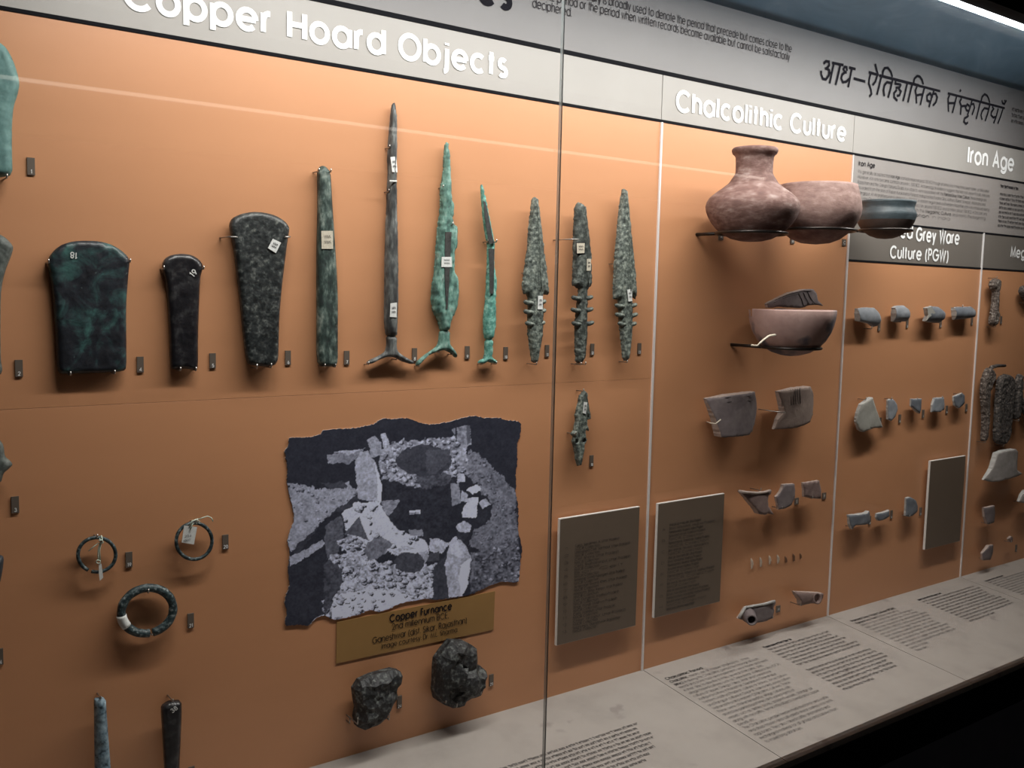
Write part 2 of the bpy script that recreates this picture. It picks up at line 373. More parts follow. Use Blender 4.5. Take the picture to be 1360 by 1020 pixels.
def nagari(width, cap, x0, z0, hw, rs):
    """line of small Devanagari-like words too small to read: head-stroke with hanging stems"""
    V = []; Fc = []; x = 0
    while x < width-cap:
        n = rs.choice([1, 2, 2, 3, 3, 4, 5]); w = n*.62*cap
        if x+w > width: w = width-x
        ribbon([(x0+x, z0+.72*cap), (x0+x+w, z0+.72*cap)], hw*cap, V, Fc)
        k = 0
        while (k+.8)*.62*cap < w:
            cx = x0+x+(k+.75)*.62*cap
            ribbon([(cx, z0+.72*cap), (cx, z0)], hw*cap, V, Fc)
            q = rs.randint(4)
            if q == 0: ribbon([(cx, z0+.35*cap), (cx-.35*cap, z0+.35*cap), (cx-.3*cap, z0+.05*cap)], hw*cap, V, Fc)
            elif q == 1: ribbon([(cx-u*cap, z0+v*cap) for u, v in ((0, .3), (.22, .5), (.36, .3), (.18, .12))], hw*cap, V, Fc)
            elif q == 2: ribbon([(cx-.35*cap, z0+.72*cap), (cx-.32*cap, z0+.3*cap), (cx, z0+.3*cap)], hw*cap, V, Fc)
            else: ribbon([(cx, z0+.72*cap), (cx-.1*cap, z0+.98*cap), (cx-.3*cap, z0+.95*cap)], hw*cap, V, Fc)
            k += 1
        x += w+.3*cap
    return V, Fc
# ================================================================ the setting
ZL1, ZL2, ZTOP = 1.899, 1.993, 2.153
XA, XB, XC = 1.359, 1.995, 2.615
XL, XR = -.75, 4.15
ZI = U(1211, 299.5)[2]; ZP = U(1215, 351)[2]; ZSEAM = 1.3805
wall = struct(box('wall_back', XL, XR, .012, .07, DECK_Z-.03, ZTOP+.05, M_BLACK))
def panel(name, x0, x1, z0, z1, m, g=.0008):
    return box(name, x0+g, x1-g, 0, .012, z0+g, z1-g, m, wall, .0006 if g > .0005 else .0003)
panel('panel', XL, XA, DECK_Z-.02, ZSEAM, M_ORANGE, .0002)
panel('panel', XL, XA, ZSEAM, ZL1, M_ORANGE, .0002)
panel('panel', XA, XB, DECK_Z-.02, ZL1, M_ORANGE)
panel('panel', XB, XC, DECK_Z-.02, ZP, M_ORANGE)
panel('panel', XC, XR, DECK_Z-.02, ZP, M_ORANGE)
band0 = panel('header_band', XL, XA, ZL1, ZL2, M_BAND)
band1 = panel('header_band', XA, XB, ZL1, ZL2, M_BAND)
band2 = panel('header_band', XB, XR, ZL1, ZL2, M_BAND)
head = panel('header_panel', XL, XR, ZL2, ZTOP+.03, M_HEAD)
iron_txt = panel('text_panel', XB, XR, ZI, ZL1, M_TXTPANEL)
pgw = panel('title_band', XB, XC, ZP, ZI, M_LOWBAND)
meg = panel('title_band', XC, XR, ZP, ZI, M_LOWBAND)
def hstrip(x0, x1, z, h): return box('divider_strip', x0, x1, -.0012, .004, z-h/2, z+h/2, M_BLACK, wall)
hstrip(XL, XR, ZL1, .0052); hstrip(XL, XR, ZL2, .0078); hstrip(XB, XR, ZI, .0045); hstrip(XB, XR, ZP, .0045)
def vstrip(x, z0, z1, w=.0042): return box('joint_strip', x-w/2, x+w/2, -.0035, .004, z0, z1, M_STEEL, wall)
vstrip(XA, DECK_Z, ZL1-.003, .0044); vstrip(XB, DECK_Z, ZI); vstrip(XC, DECK_Z, ZI); vstrip(XB, ZI, ZL1-.003, .002)

# lettering on the headers
wtext('lettering', 'Copper Hoard Objects', (167, 9.5), (672, 101), 37, M_WHITE, band0, hw=.112)
wtext('lettering', 'Chalcolithic Culture', (899, 146.5), (1122, 186.5), 25.5, M_WHITE, band1, hw=.108)
wtext('lettering', 'Iron Age', (1285.5, 215.5), (1345.5, 226.5), 20.5, M_WHITE, band2, hw=.10)
wtext('lettering', 'Painted', (1164, 311), (1211, 317.2), 16.5, M_WHITE, pgw, hw=.10)
wtext('lettering', 'Grey Ware', (1217, 318), (1273, 325), 16.2, M_WHITE, pgw, hw=.10)
wtext('lettering', 'Culture (PGW)', (1182.6, 340.5), (1258.5, 348.5), 15, M_WHITE, pgw, hw=.10)
wtext('lettering', 'Megalithic', (1342.5, 340.5), (1387, 344.8), 12.5, M_WHITE, meg, hw=.10)
# black title running out of the picture at the top, and the paragraph after it
wtext('lettering', 'Proto-Historic Cultures', (60, -128), (677, 5.5), 50, M_INK, head, hw=.12)
z3 = U(707, 9.5)[2]; xs = U(707, 9.5)[0]; lsp = (U(1048, 80.5)[2]-z3); l1z = U(1050, 70.0)[2]; sp = l1z-U(1048, 80.5)[2]
capp = .0155
def hline(s, z, x1, bold=None): return textgeo(s, xs, z, capp, x1-xs, .05, bold)
zz2 = U(1048, 80.5)[2]; zz1 = U(1050.5, 69.5)[2]; zz3 = zz2-(zz1-zz2)
T1 = 'The term Proto-history is broadly used to denote the period that precede but comes close to the'
put_wall('lettering', merge([hline(T1, zz1, U(1050.5, 70)[0], [(9, 22)]),
    hline('historic period or the period when written records become available but cannot be satisfactorily', zz2, U(1048, 80.5)[0]),
    textgeo('deciphered.', xs, zz3, capp, U(758.5, 20)[0]-xs, .05)]), .0012, M_INKSOFT, head)
# Devanagari heading, stroke by stroke
HA, HB = Z(1080, 65, 9.714), Z(1220, 85, 9.714)
SA = [[(130,190),(160,160),(200,165),(203,210),(175,248),(150,255)],[(165,250),(203,275),(198,340),(160,395),(120,385),(100,330),(97,280)],[(195,315),(232,310)],[(262,190),(235,310),(208,445)],[(240,180),(385,210)],[(345,205),(318,330),(285,465)],
 [(432,285),(428,238),(402,232),(385,262),(405,300),(428,305)],[(405,303),(370,330),(358,380),(380,430),(420,425),(463,385)],[(495,250),(470,380),(447,495)],[(458,240),(542,262)],[(518,382),(667,422)],
 [(712,300),(832,337)],[(795,192),(815,280),(834,348)],[(737,315),(718,400),(715,450),(740,520),(749,580),(722,616)],[(822,345),(800,420),(762,468)],
 [(848,342),(1360,470)],[(875,355),(847,480),(818,592)],[(890,352),(895,292),(920,247),(960,245),(1000,300),(1017,365)],[(1022,385),(995,510),(962,630)],[(1003,442),(945,430),(915,468),(903,530),(912,612)],
 [(1062,400),(1055,447),(1130,462)],[(1130,455),(1112,497),(1060,502)],[(1095,508),(1128,550),(1108,600),(1075,607)],[(1075,528),(1040,570),(1040,625),(1082,668)],[(1210,440),(1180,570),(1155,675)],[(1272,455),(1245,570),(1217,692)],
 [(1290,445),(1300,385),(1335,350),(1370,358),(1400,400),(1415,460)]]
SB = [[(-510,150),(275,352)],[(-25,290),(-47,345),(-35,402),(-30,510)],[(-35,407),(10,397),(50,397)],[(72,300),(45,410),(18,530)],[(195,335),(165,430),(128,560)],[(177,432),(142,378),(105,410),(105,470),(150,492)],[(180,385),(215,385),(236,430),(220,490),(180,537)],
 [(373,378),(1107,572)],[(395,400),(375,450),(378,510),(382,617)],[(378,507),(458,505)],[(487,410),(460,520),(430,632)],[(524,358),(541,332)],[(548,440),(525,490),(545,540),(535,657)],[(540,547),(602,540)],
 [(685,470),(660,560),(625,662)],[(652,545),(622,520),(600,560),(615,600),(650,607)],[(675,520),(705,515),(716,565),(685,657)],[(640,662),(625,680),(590,700),(580,745),(605,773),(632,755)],
 [(792,490),(765,600),(738,710)],[(800,482),(815,420),(845,390),(880,410),(900,455),(912,505)],[(912,530),(885,640),(852,737)],[(895,580),(845,570),(815,610),(800,660),(815,722)],
 [(945,548),(962,580),(935,620),(930,660),(960,692),(990,682)],[(1022,575),(995,680),(962,767)],[(1082,580),(1050,680),(1015,772)],[(1068,468),(1075,505),(1100,517),(1127,468)],[(1098,468),(1106,482)]]
V = []; Fc = []
for zz, ss in ((HA, SA), (HB, SB)):
    for st in ss:
        ribbon([(U(*q)[0], U(*q)[2]) for q in zz(st)], .0031, V, Fc)
put_wall('lettering', (V, Fc), .0012, M_INK, head)
rs = np.random.RandomState(4)
zt = U(1345, 148)[2]
put_wall('lettering', merge([nagari(.9, .011, U(1343, 148)[0], zt-.016*i, .06, rs) for i in range(3)]), .0012, M_INKSOFT, head)
# Iron Age text panel
xi = U(1140, 220)[0]
zi0 = U(1140, 219.5)[2]
IT = ['It is generally accepted that Iron Age started in India around 1100 BCE though at some sites it may have been earlier or little earlier',
 'However, iron only became common around c. 1000 BCE. Archaeological evidence suggests that iron was used in Punjab, Haryana',
 'Rajasthan and the Ganga-Yamuna Doab). Iron objects were associated with the Painted Grey Ware Culture. These findings are',
 'recorded from the sites of Rupar, Kurukshetra, Panipat, Indraprastha (Purana Qila), Mathura, Bairat, Sonepat, Ahichhatra and',
 'Alamgirpur. At Atranjikhera iron is dated to c. 1150 BCE, in eastern region and southwestern Rajasthan, iron was introduced during',
 'the Late Chalcolithic Period around 1000 BCE, in Deccan around 1100 BCE and at Hallur about 1100 BCE. In Deccan and',
 'South India, Iron Age is associated with the Megalithic Culture and marks the beginning',
 "of 'Second Urbanisation' in India."]
IB = [[(30, 38)], [], [(76, 101)], [], [], [], [(45, 63)], [(4, 23)]]
items = [textgeo('Iron Age', xi, zi0, .0105, None, .1)]
z_a = U(1140, 229.5)[2]; z_b = U(1229, 289)[2]; spc = (z_a-z_b)/7.0
xe = [1313, 1313.5, 1309.5, 1308, 1313, 1310, 1308, 1262]
for i, s in enumerate(IT):
    z = z_a-spc*i
    w = U(xe[i], 255+6*i)[0]-xi
    items.append(textgeo(s, xi, z, .0078, w, .036, IB[i]))
put_wall('lettering', merge(items), .0012, M_INKSOFT, iron_txt)
xh = U(1328, 250)[0]
put_wall('lettering', merge([nagari(.1, .009, xh, U(1328, 249)[2], .09, rs)]+[nagari(.95, .0085, xh, U(1328, 259.5)[2]-spc*i, .06, rs) for i in range(8)]), .0012, M_INKSOFT, iron_txt)

# sloping ledge below the wall, one board per bay
D0, D1 = 0.0, GLASS_OFF+.012
ledge = empty('display_ledge', ((XL+XR)/2, -D1/2, DECK_Z-.06))
def dz(y): return DECK_Z+DECK_S*y
xb = [XL, XA+.004, XB, XC, 3.24, XR]
boards = []
for i in range(5):
    g = .0008
    x0, x1 = xb[i]+g, xb[i+1]-g
    v = [(x0, 0, dz(0)), (x1, 0, dz(0)), (x1, -D1, dz(-D1)), (x0, -D1, dz(-D1)), (x0, 0, dz(0)-.012), (x1, 0, dz(0)-.012), (x1, -D1, dz(-D1)-.012), (x0, -D1, dz(-D1)-.012)]
    b = mk('board', v, [(0, 3, 2, 1), (4, 5, 6, 7), (0, 1, 5, 4), (1, 2, 6, 5), (2, 3, 7, 6), (3, 0, 4, 7)], M_DECK, ledge); boards.append(b)
tag(ledge, 'sloping grey text ledge along the foot of the display case', 'ledge')
def put_deck(name, geo, parent):
    V, Fc = geo                               # (x, s): s measured outward from the wall, negative going out
    return mk(name, [(v[0], v[1], dz(v[1])+.0007+.00007*v[2]) for v in V], Fc, M_INKSOFT if name != 'heading' else M_INK, parent)
def dpt(px, py):
    p = UD(px, py); return p[0], p[1]
x0, s0 = dpt(887.5, 903); x9, s9 = dpt(1017, 987.5); sp = (s9-s0)/20
xl = (x0+x9)/2; wid = dpt(1096, 915)[0]-xl
CT = ['Chalcolithic, means use of copper (chalkos) to ... stone', '(lithic). In during this Chalcolithic period (technological) both', 'metal and stone tools and implements were made and used', 'in their day to day life. In India, several chalcolithic sites',
 'village based cultures such as Ganeshwar-Jodhpura also (OCP)', 'culture of Upper Ganga Valley, Ahar and Ganeshwar', 'Jodhpura culture in Rajasthan, Savalda in Chandrapur', 'Western Madhya Pradesh, culture of Malwa, Jorwe culture', 'and Rangpur culture in Gujarat, Malwa and Jorwe culture',
 'Maharashtra and eastern Chalcolithic cultures. These', 'These were characterised by village cultures with', 'distinctive painted potteries and varied forms of', 'vessels such as dishes, bowls, spouted vessels, storage jar', 'along with microliths, terracotta objects, bead and copper',
 'beads etc.', 'The Chalcolithic people lived in mud, mud brick and wattle', 'and daub houses and cultivated wheat, barley, rice, lentil,', 'ragi, bajra. They also raised cattle and hunted and', 'exchanged material for all groups and cultures from', 'to travel long distances.']
lens = [layout(s)[1] for s in CT]; mx = max(lens); cap = -sp*.60
put_deck('heading', textgeo('Chalcolithic Period', xl, s0, cap*1.08, dpt(934.5, 889)[0]-xl, .075), boards[1])
items = []
for i, s in enumerate(CT):
    items.append(textgeo(s, xl, s0+sp*(i+1), cap, wid*lens[i]/mx, .038, [(0, 12)] if i == 0 else ([(0, 8)] if i == 1 else None)))
put_deck('lettering', merge(items), boards[1])
def hindi_col(p0, p1, pr, n, board, gaps=(), ttl=True, skip_w=1.0):
    a = dpt(*p0); b = dpt(*p1); sp = (b[1]-a[1])/(n-1); xl = (a[0]+b[0])/2; w = dpt(*pr)[0]-xl; its = []
    for i in range(n):
        if i in gaps: continue
        ww = w*(.4 if i == 0 and ttl else (.45 if i == n-1 else rs.uniform(.86, 1.0)))
        its.append(nagari(ww, -sp*.62, xl, a[1]+sp*i, .1 if (i == 0 and ttl) else .05, rs))
    return put_deck('lettering', merge(its), board)
hindi_col((1016, 861.5), (1121.8, 917.5), (1116.5, 839.4), 17, boards[1], gaps=(8,))
hindi_col((1221.6, 798), (1289, 826.5), (1309.6, 781), 12, boards[2])
hindi_col((1311, 772.5), (1356, 791), (1400, 765), 10, boards[3])
a = dpt(1132, 826.5); b = dpt(1219, 865); sp = (b[1]-a[1])/13; xl = (a[0]+b[0])/2
PT = ['Painted Grey Ware is a fine ware with a', 'distinctive grey surface decorated with designs in', 'black and brown. It is found at sites of the Ganga', 'Yamuna Doab, Haryana, Punjab and Rajasthan dated', 'to around 1100 to 800 BCE and is associated with the', 'early use of iron in the region. The main forms are', 'bowls and dishes painted with lines, dots, circles', 'and spirals. The people lived in wattle and daub', 'houses, cultivated rice, wheat and barley and kept', 'cattle. Objects of copper, iron, bone, glass and', 'terracotta are found with the pottery along with', 'beads of stone.', 'These sites.']
lens = [layout(s)[1] for s in PT]; mx = max(lens); wid = dpt(1240, 818)[0]-xl
put_deck('heading', textgeo('Painted Grey Ware Culture (PGW)', xl, a[1], -sp*.64, dpt(1190, 809)[0]-xl, .08), boards[2])
put_deck('lettering', merge([textgeo(s, xl, a[1]+sp*(i+1), -sp*.6, wid*lens[i]/mx, .038, [(0, 17)] if i == 0 else None) for i, s in enumerate(PT)]), boards[2])
# the lines of Devanagari low on the first board
xr_, sr_ = dpt(849, 962); x5, s5 = dpt(870, 980); spn = (s5-sr_)/4
its = []
for i in range(9):
    xr1 = [849, 851.5, 852, 867, 870, 866, 868, 860, 850][i]; yy = [962, 967.5, 973.5, 975, 980, 985, 990, 996, 1002][i]
    xr1 = dpt(xr1, yy)[0]
    its.append(nagari(.46, -spn*.62, xr1-.46, sr_+spn*i, .052, rs))
put_deck('lettering', merge(its), boards[0])

# case body below the ledge
zfr = dz(-D1)
base = empty('display_case_base', ((XL+XR)/2, -.18, 0)); tag(base, 'dark navy base cabinet carrying the display case', 'cabinet')
box('apron', XL, XR, -D1-.002, -D1+.02, zfr-.092, zfr-.0125, M_BLACK, base)
box('body', XL, XR, -D1+.012, .06, .0, zfr-.05, M_BASE, base)

# glass front: two panes meeting at a butt joint
ZG1 = U(1360, 30.4, GLASS_OFF)[2]
GX = U(734.7, 510, GLASS_OFF)[0]
M_GEDGE = glass_edge_mat()
for nm, x0, x1 in (('window_1', XL, GX-.0004), ('window_2', GX+.0004, XR)):
    o = struct(box(nm, x0, x1, -GLASS_OFF-.004, -GLASS_OFF+.004, dz(-GLASS_OFF)+.001, ZG1+.01, M_GLASS))
    if nm == 'window_2':
        box('glass_edge', x0, x0+.0004, -GLASS_OFF-.0038, -GLASS_OFF+.0038, dz(-GLASS_OFF)+.001, ZG1+.008, M_GEDGE, o)
        box('sealant', x0-.0008, x0, -GLASS_OFF-.0036, -GLASS_OFF-.0024, dz(-GLASS_OFF)+.001, ZG1+.008, M_SEAL, o)

# curved dark soffit inside the case, strip light and black fascia in front of it
M_SOFFIT = mat('blue_grey_soffit', [(.32, (.095, .16, .215)), (.5, (.12, .195, .26)), (.66, (.165, .245, .315))], 4.5, 9, .3, metal=.0, dist=2.0, stretch=(1, 1.6, 1))
prof = []
for i in range(17):
    t = i/16; y = -t*(GLASS_OFF-.004); prof.append((y, ZTOP+.045*math.sin(math.pi*min(1, t*1.0))+.012*t))
V = [(x, y, z) for x in (XL, XR) for y, z in prof]+[(x, y, z+.02) for x in (XL, XR) for y, z in prof]
n = len(prof); Fc = []
for i in range(n-1):
    Fc.append((i, i+1, n+i+1, n+i)); Fc.append((2*n+i, 3*n+i, 3*n+i+1, 2*n+i+1))
Fc += [(0, n, 3*n, 2*n), (n-1, 3*n-1, 4*n-1, 2*n-1)]
soff = struct(mk('ceiling_case', V, Fc, M_SOFFIT, None, 32)); soff.name = 'ceiling'
fas = box('case_fascia', XL, XR, -GLASS_OFF-.03, -GLASS_OFF+.006, ZG1, 2.62, M_BLACK); tag(fas, 'black fascia board above the glass front of the display case', 'fascia')
strip = empty('strip_light', ((STRIP_X0+STRIP_X1)/2, STRIP_Y, STRIP_Z)); tag(strip, 'white strip light under the blue-grey hood of the display case', 'light')
M_LED = emit('led_tube', (.90, .96, 1), 14.0)
tube('glowing_tube', [(STRIP_X0, STRIP_Y, STRIP_Z), ((STRIP_X0+STRIP_X1)/2, STRIP_Y, STRIP_Z), (STRIP_X1, STRIP_Y, STRIP_Z)], .0105, M_LED, strip, 12)
for x in (STRIP_X0-.02, STRIP_X0+1.13, STRIP_X1):
    box('holder', x, x+.02, STRIP_Y-.013, STRIP_Y+.013, STRIP_Z-.012, STRIP_Z+.045, M_PAPER, strip, .001)
# ================================================================ artefacts
M_CELT_DK = mat('dark_green_copper', [(.36, (.010, .011, .015)), (.47, (.017, .020, .027)), (.55, (.026, .052, .055)), (.66, (.05, .13, .12))], 30, 12, .42, bump=.25, bscale=160, dist=.6, spot=((.10, .13, .13), .70, 120))
M_CELT_BK = mat('black_copper', [(.36, (.007, .007, .009)), (.52, (.015, .014, .017)), (.66, (.05, .050, .052))], 57, 12, .33, bump=.25, bscale=200, spot=((.35, .36, .36), .735, 130))
M_CELT_MT = mat('mottled_copper', [(.36, (.008, .010, .011)), (.50, (.022, .026, .027)), (.60, (.06, .066, .064)), (.70, (.16, .17, .155))], 132, 12, .45, bump=.35, bscale=220, spot=((.09, .035, .022), .70, 26))
M_GREENPALE = mat('pale_verdigris', [(.3, (.06, .14, .13)), (.5, (.10, .21, .20)), (.7, (.16, .30, .28))], 66, 12, .6, bump=.25, bscale=140, spot=((.03, .045, .045), .66, 40))
M_GREYBLADE = mat('grey_green_bronze', [(.3, (.035, .042, .038)), (.5, (.085, .098, .090)), (.7, (.16, .18, .165))], 121, 12, .6, bump=.4, bscale=240)
M_BARGREEN = mat('dark_green_bar', [(.36, (.012, .020, .019)), (.48, (.028, .048, .042)), (.57, (.085, .12, .105)), (.68, (.24, .28, .245))], 92, 12, .55, bump=.35, bscale=220, stretch=(1, 1, .45))
M_SWORD = mat('steel_grey_copper', [(.36, (.024, .025, .027)), (.48, (.070, .074, .074)), (.58, (.15, .16, .155)), (.70, (.27, .28, .27))], 88, 12, .5, bump=.3, bscale=220, stretch=(1, 1, .3))
M_SWORDDK = mat('dark_copper_core', [(.3, (.020, .020, .020)), (.7, (.070, .068, .066))], 132, 12, .5, bump=.2, bscale=240)
M_VERD = mat('verdigris', [(.36, (.04, .085, .072)), (.47, (.085, .185, .155)), (.56, (.15, .30, .25)), (.68, (.30, .42, .37))], 99, 12, .6, bump=.35, bscale=200, spot=((.045, .060, .055), .62, 45), stretch=(1, 1, .5))
M_TURQ = mat('turquoise_patina', [(.36, (.05, .16, .135)), (.50, (.11, .33, .275)), (.66, (.32, .56, .48))], 132, 12, .6, bump=.35, bscale=220, spot=((.04, .06, .055), .63, 60))
M_HARP = mat('grey_harpoon_copper', [(.36, (.026, .032, .029)), (.47, (.080, .096, .085)), (.56, (.16, .185, .16)), (.68, (.32, .345, .30))], 154, 12, .62, bump=.45, bscale=260)
M_HARP2 = mat('dark_harpoon_copper', [(.36, (.016, .020, .018)), (.50, (.050, .059, .053)), (.66, (.17, .19, .17))], 132, 12, .6, bump=.45, bscale=260)
M_RING = mat('ring_copper', [(.38, (.010, .016, .020)), (.50, (.024, .045, .050)), (.58, (.08, .11, .115)), (.68, (.32, .35, .35))], 198, 12, .5, bump=.3, bscale=260)
M_BLUEBAR = mat('blue_green_bar', [(.36, (.012, .028, .040)), (.45, (.13, .20, .25)), (.66, (.30, .40, .46))], 110, 12, .5, bump=.3, bscale=200)
M_SLAG = mat('dark_slag', [(.36, (.008, .008, .009)), (.52, (.024, .024, .026)), (.64, (.12, .13, .122))], 132, 12, .6, bump=1.0, bscale=130, spot=((.08, .10, .09), .70, 50))
M_STRING = mat('pale_green_string', [(0, (.52, .60, .50))], rough=.8)
M_DARKFRAG = mat('dark_blue_copper', [(.3, (.010, .014, .020)), (.7, (.03, .04, .05))], 88, 12, .5, bump=.3)

PLATES = []
def number_plate(px, py, txt, label, w=.0092, h=.0225, digits=True):
    p = U(px, py); x, z = p[0], p[2]
    o = box('number_label', x-w/2, x+w/2, -.0022, .0, z-h/2, z+h/2, M_PLATE); tag(o, label, 'label', 'small dark number plates on the case wall')
    if txt and digits:
        _, W = layout(txt); cap = .0048; wd_ = min(W*cap, w*.8)
        put_wall('number', textgeo(txt, x-wd_/2, z-h*.42, cap, wd_, .085), .0026, M_WHITE, o)
    return o
def sticker(px, parent, off, m=None, marks=True):
    o = flatpoly('inventory_label', px, off, m or M_PAPER, parent, .0008)
    if marks:
        P = [U(x, y, off) for x, y in px]; c = sum(P)/len(P); ux = (P[1]-P[0]); uz = (P[0]-P[-1])
        V = []; Fc = []
        for r in (.18, -.12):
            pts = [(c[0]+ux[0]*t+uz[0]*(r+.09*math.sin(t*40)), c[2]+ux[2]*t+uz[2]*(r+.09*math.sin(t*40))) for t in np.linspace(-.3, .3, 14)]
            ribbon(pts, .00028, V, Fc)
        put_wall('handwriting', (V, Fc), off+.0012, M_INKSOFT, o)
    return o
def surf_y(o, x, z):                          # front surface depth of a relief piece near (x, z)
    c = WLOC[o.name]; best = 0
    vs = np.array([v.co[:] for v in o.data.vertices])+c
    d = (vs[:, 0]-x)**2+(vs[:, 2]-z)**2; k = np.argsort(d)[:12]
    return -vs[k, 1].min()
def stick_on(zz, pts, o, m=None, guess=.03, marks=True, lift=0.0):
    px = zz(pts); c = np.mean(np.array(px), 0); p = U(c[0], c[1], guess)
    return sticker(px, o, surf_y(o, p[0], p[2])+.0003+lift, m, marks)
def painted_no(zz, s, x, y, hgt, o, ang=180, guess=.03, m=None):
    c = U(*zz.p(x, y), guess); off = surf_y(o, c[0], c[2])+.0006; c = U(*zz.p(x, y), off)
    _, W = layout(s); V, Fc = textgeo(s, -W*hgt/2, -hgt/2, hgt, None, .09); a = math.radians(ang)
    V = [(c[0]+v[0]*math.cos(a)-v[1]*math.sin(a), c[2]+v[0]*math.sin(a)+v[1]*math.cos(a), v[2]) for v in V]
    return put_wall('painted_number', (V, Fc), off, m or M_PAPER, o)

Z5, Z6, Z7, Z8 = Z(0, 270, 4.08), Z(280, 200, 3.1875), Z(470, 120, 2.686), Z(660, 230, 2.487)
HOARD = 'copper hoard blades and tools'
# --- broad celt 18
c18 = relief('copper_celt', Z5([(300,250),(340,222),(400,205),(470,202),(540,206),(600,222),(650,250),(690,285),(703,315),(697,370),(690,450),(683,560),(684,700),(685,890),(670,910),(560,918),(420,922),(330,925),(314,905),(308,800),(302,680),(290,520),(278,420),(265,350),(260,320),(272,285)]),
    .006, .009, M_CELT_DK, edge=.006, rim=.55, amp=.0008)
tag(c18, 'broad dark green copper celt with a curved top, painted number 18', 'axe head')
for q in ((262,322),(703,318),(380,930),(620,922)): pin(*Z5.p(*q), .026, c18)
painted_no(Z5, '18', 403, 282, .0075, c18, 176)
# --- narrow celt
c5 = relief('copper_celt', Z5([(882,330),(895,300),(930,280),(985,272),(1040,280),(1080,305),(1100,335),(1097,360),(1085,400),(1080,520),(1073,700),(1073,890),(1060,905),(1000,895),(930,900),(926,880),(922,720),(912,540),(900,420),(885,365)]),
    .006, .009, M_CELT_BK, edge=.006, rim=.5)
tag(c5, 'narrow black copper celt with a flared rounded top, between labels 4 and 5', 'axe head')
for q in ((886,356),(1101,356),(975,905),(1060,905)): pin(*Z5.p(*q), .024, c5)
painted_no(Z5, '19', 1047, 380, .0078, c5, 50)
# --- flared celt with white sticker
c6 = relief('copper_celt', Z6([(82,310),(95,285),(130,268),(175,259),(225,262),(275,275),(315,300),(332,325),(330,350),(322,400),(312,480),(300,580),(290,700),(287,800),(285,885),(270,910),(230,915),(190,910),(160,905),(150,870),(140,780),(128,650),(115,540),(103,440),(95,380),(85,340)]),
    .010, .011, M_CELT_MT, edge=.006, rim=.55, amp=.0010)
tag(c6, 'tapering mottled copper celt with a wide fan top and tilted white sticker', 'axe head')
stick_on(Z6, [(262,373),(297,390),(275,434),(241,413)], c6)
def clip(zz, a, b, off, parent):
    A = U(*zz.p(*a), off); B = U(*zz.p(*b), off)
    return tube('mounting_pin', [(A[0], .002, A[2]), (A[0], -off, A[2]), (B[0], -off-.001, B[2])], .0012, M_PIN, parent, 6)
clip(Z6, (76,365), (112,366), .038, c6); clip(Z6, (335,365), (312,366), .038, c6)
for q in ((193,922),(253,918)): pin(*Z6.p(*q), .035, c6, .007)
# --- bar celt
c7 = relief('copper_bar_celt', Z6([(455,85),(468,64),(485,66),(507,90),(512,180),(520,300),(530,450),(538,600),(538,800),(538,890),(530,915),(490,915),(458,908),(452,850),(453,700),(452,500),(453,400),(457,250),(456,130)]),
    .008, .011, M_BARGREEN, edge=.006, rim=.5, amp=.0008)
tag(c7, 'long straight green copper bar celt with a tan paper sticker', 'bar celt')
stick_on(Z6, [(467,340),(516,340),(517,416),(469,416)], c7, M_PAPERTAN)
for q in ((455,88),(505,90),(480,915),(525,915)): pin(*Z6.p(*q), .026, c7)
# --- long antennae sword
def sword(name, zz, blade, hilt, off, th, mb, mh, label, ridge=0.0, **k):
    k.setdefault('jag', .0010)
    def fn(Q, t, lo, hi): return ridge*np.clip(t, 0, 1)**2
    b = relief(name, zz(blade), off, th, mb, edge=.007, rim=.3, fn=fn if ridge else None, **k)
    h = relief('antenna_hilt', zz(hilt), off, th*.95, mh, b, edge=.005, rim=.4, res=.003, px_off=off+th*.5)
    tag(b, label, 'sword'); return b
s8 = sword('antennae_sword', Z7, [(146,40),(153,55),(155,110),(156,200),(155,300),(157,450),(160,600),(161,720),(158,840),(155,880),(120,880),(112,840),(113,720),(114,600),(118,480),(122,360),(126,300),(123,250),(127,180),(134,100),(138,55)],
    [(156,876),(154,920),(162,936),(188,953),(218,969),(210,978),(175,968),(150,953),(120,951),(92,961),(66,976),(47,975),(58,963),(94,947),(114,934),(121,910),(119,876)], .008, .011, M_SWORD, M_SWORD, 'long slender grey antennae sword with forked hilt and two white tags', .003)
stick_on(Z7, [(130,238),(150,236),(155,293),(136,291)], s8); stick_on(Z7, [(130,760),(153,757),(152,810),(128,808)], s8)
flatpoly('repair_band', Z7([(127,320),(153,321),(153,326),(127,325)]), .0225, M_PAPER, s8, .001)
for q in ((125,205),(122,362),(50,978),(185,966),(150,960)): pin(*Z7.p(*q), .026, s8)
s9 = sword('antennae_sword', Z7, [(334,182),(340,195),(344,260),(349,340),(350,390),(358,410),(357,450),(352,455),(358,478),(369,485),(371,560),(360,575),(359,610),(360,650),(372,662),(376,700),(374,750),(362,795),(346,825),(343,860),(310,860),(305,825),(288,795),(279,750),(281,700),(290,655),(297,560),(303,480),(312,430),(312,350),(322,300),(325,230),(330,190)],
    [(344,856),(342,895),(346,908),(363,928),(371,945),(366,956),(350,938),(325,926),(295,933),(262,949),(236,981),(224,983),(228,968),(255,945),(285,925),(302,910),(307,890),(309,856)], .008, .011, M_VERD, M_VERD, 'leaf-shaped green antennae sword with ragged edges and one square white sticker', .004, amp=.0012, jag=.0016, res=.0026)
stick_on(Z7, [(313,594),(348,594),(349,630),(312,630)], s9)
flatpoly('midrib', Z7([(325,505),(347,505),(341,640),(333,780),(328,780),(323,640)]), .0230, M_SWORDDK, s9, .0014)
for q in ((316,348),(350,480),(230,985),(300,935),(350,942)): pin(*Z7.p(*q), .027, s9)
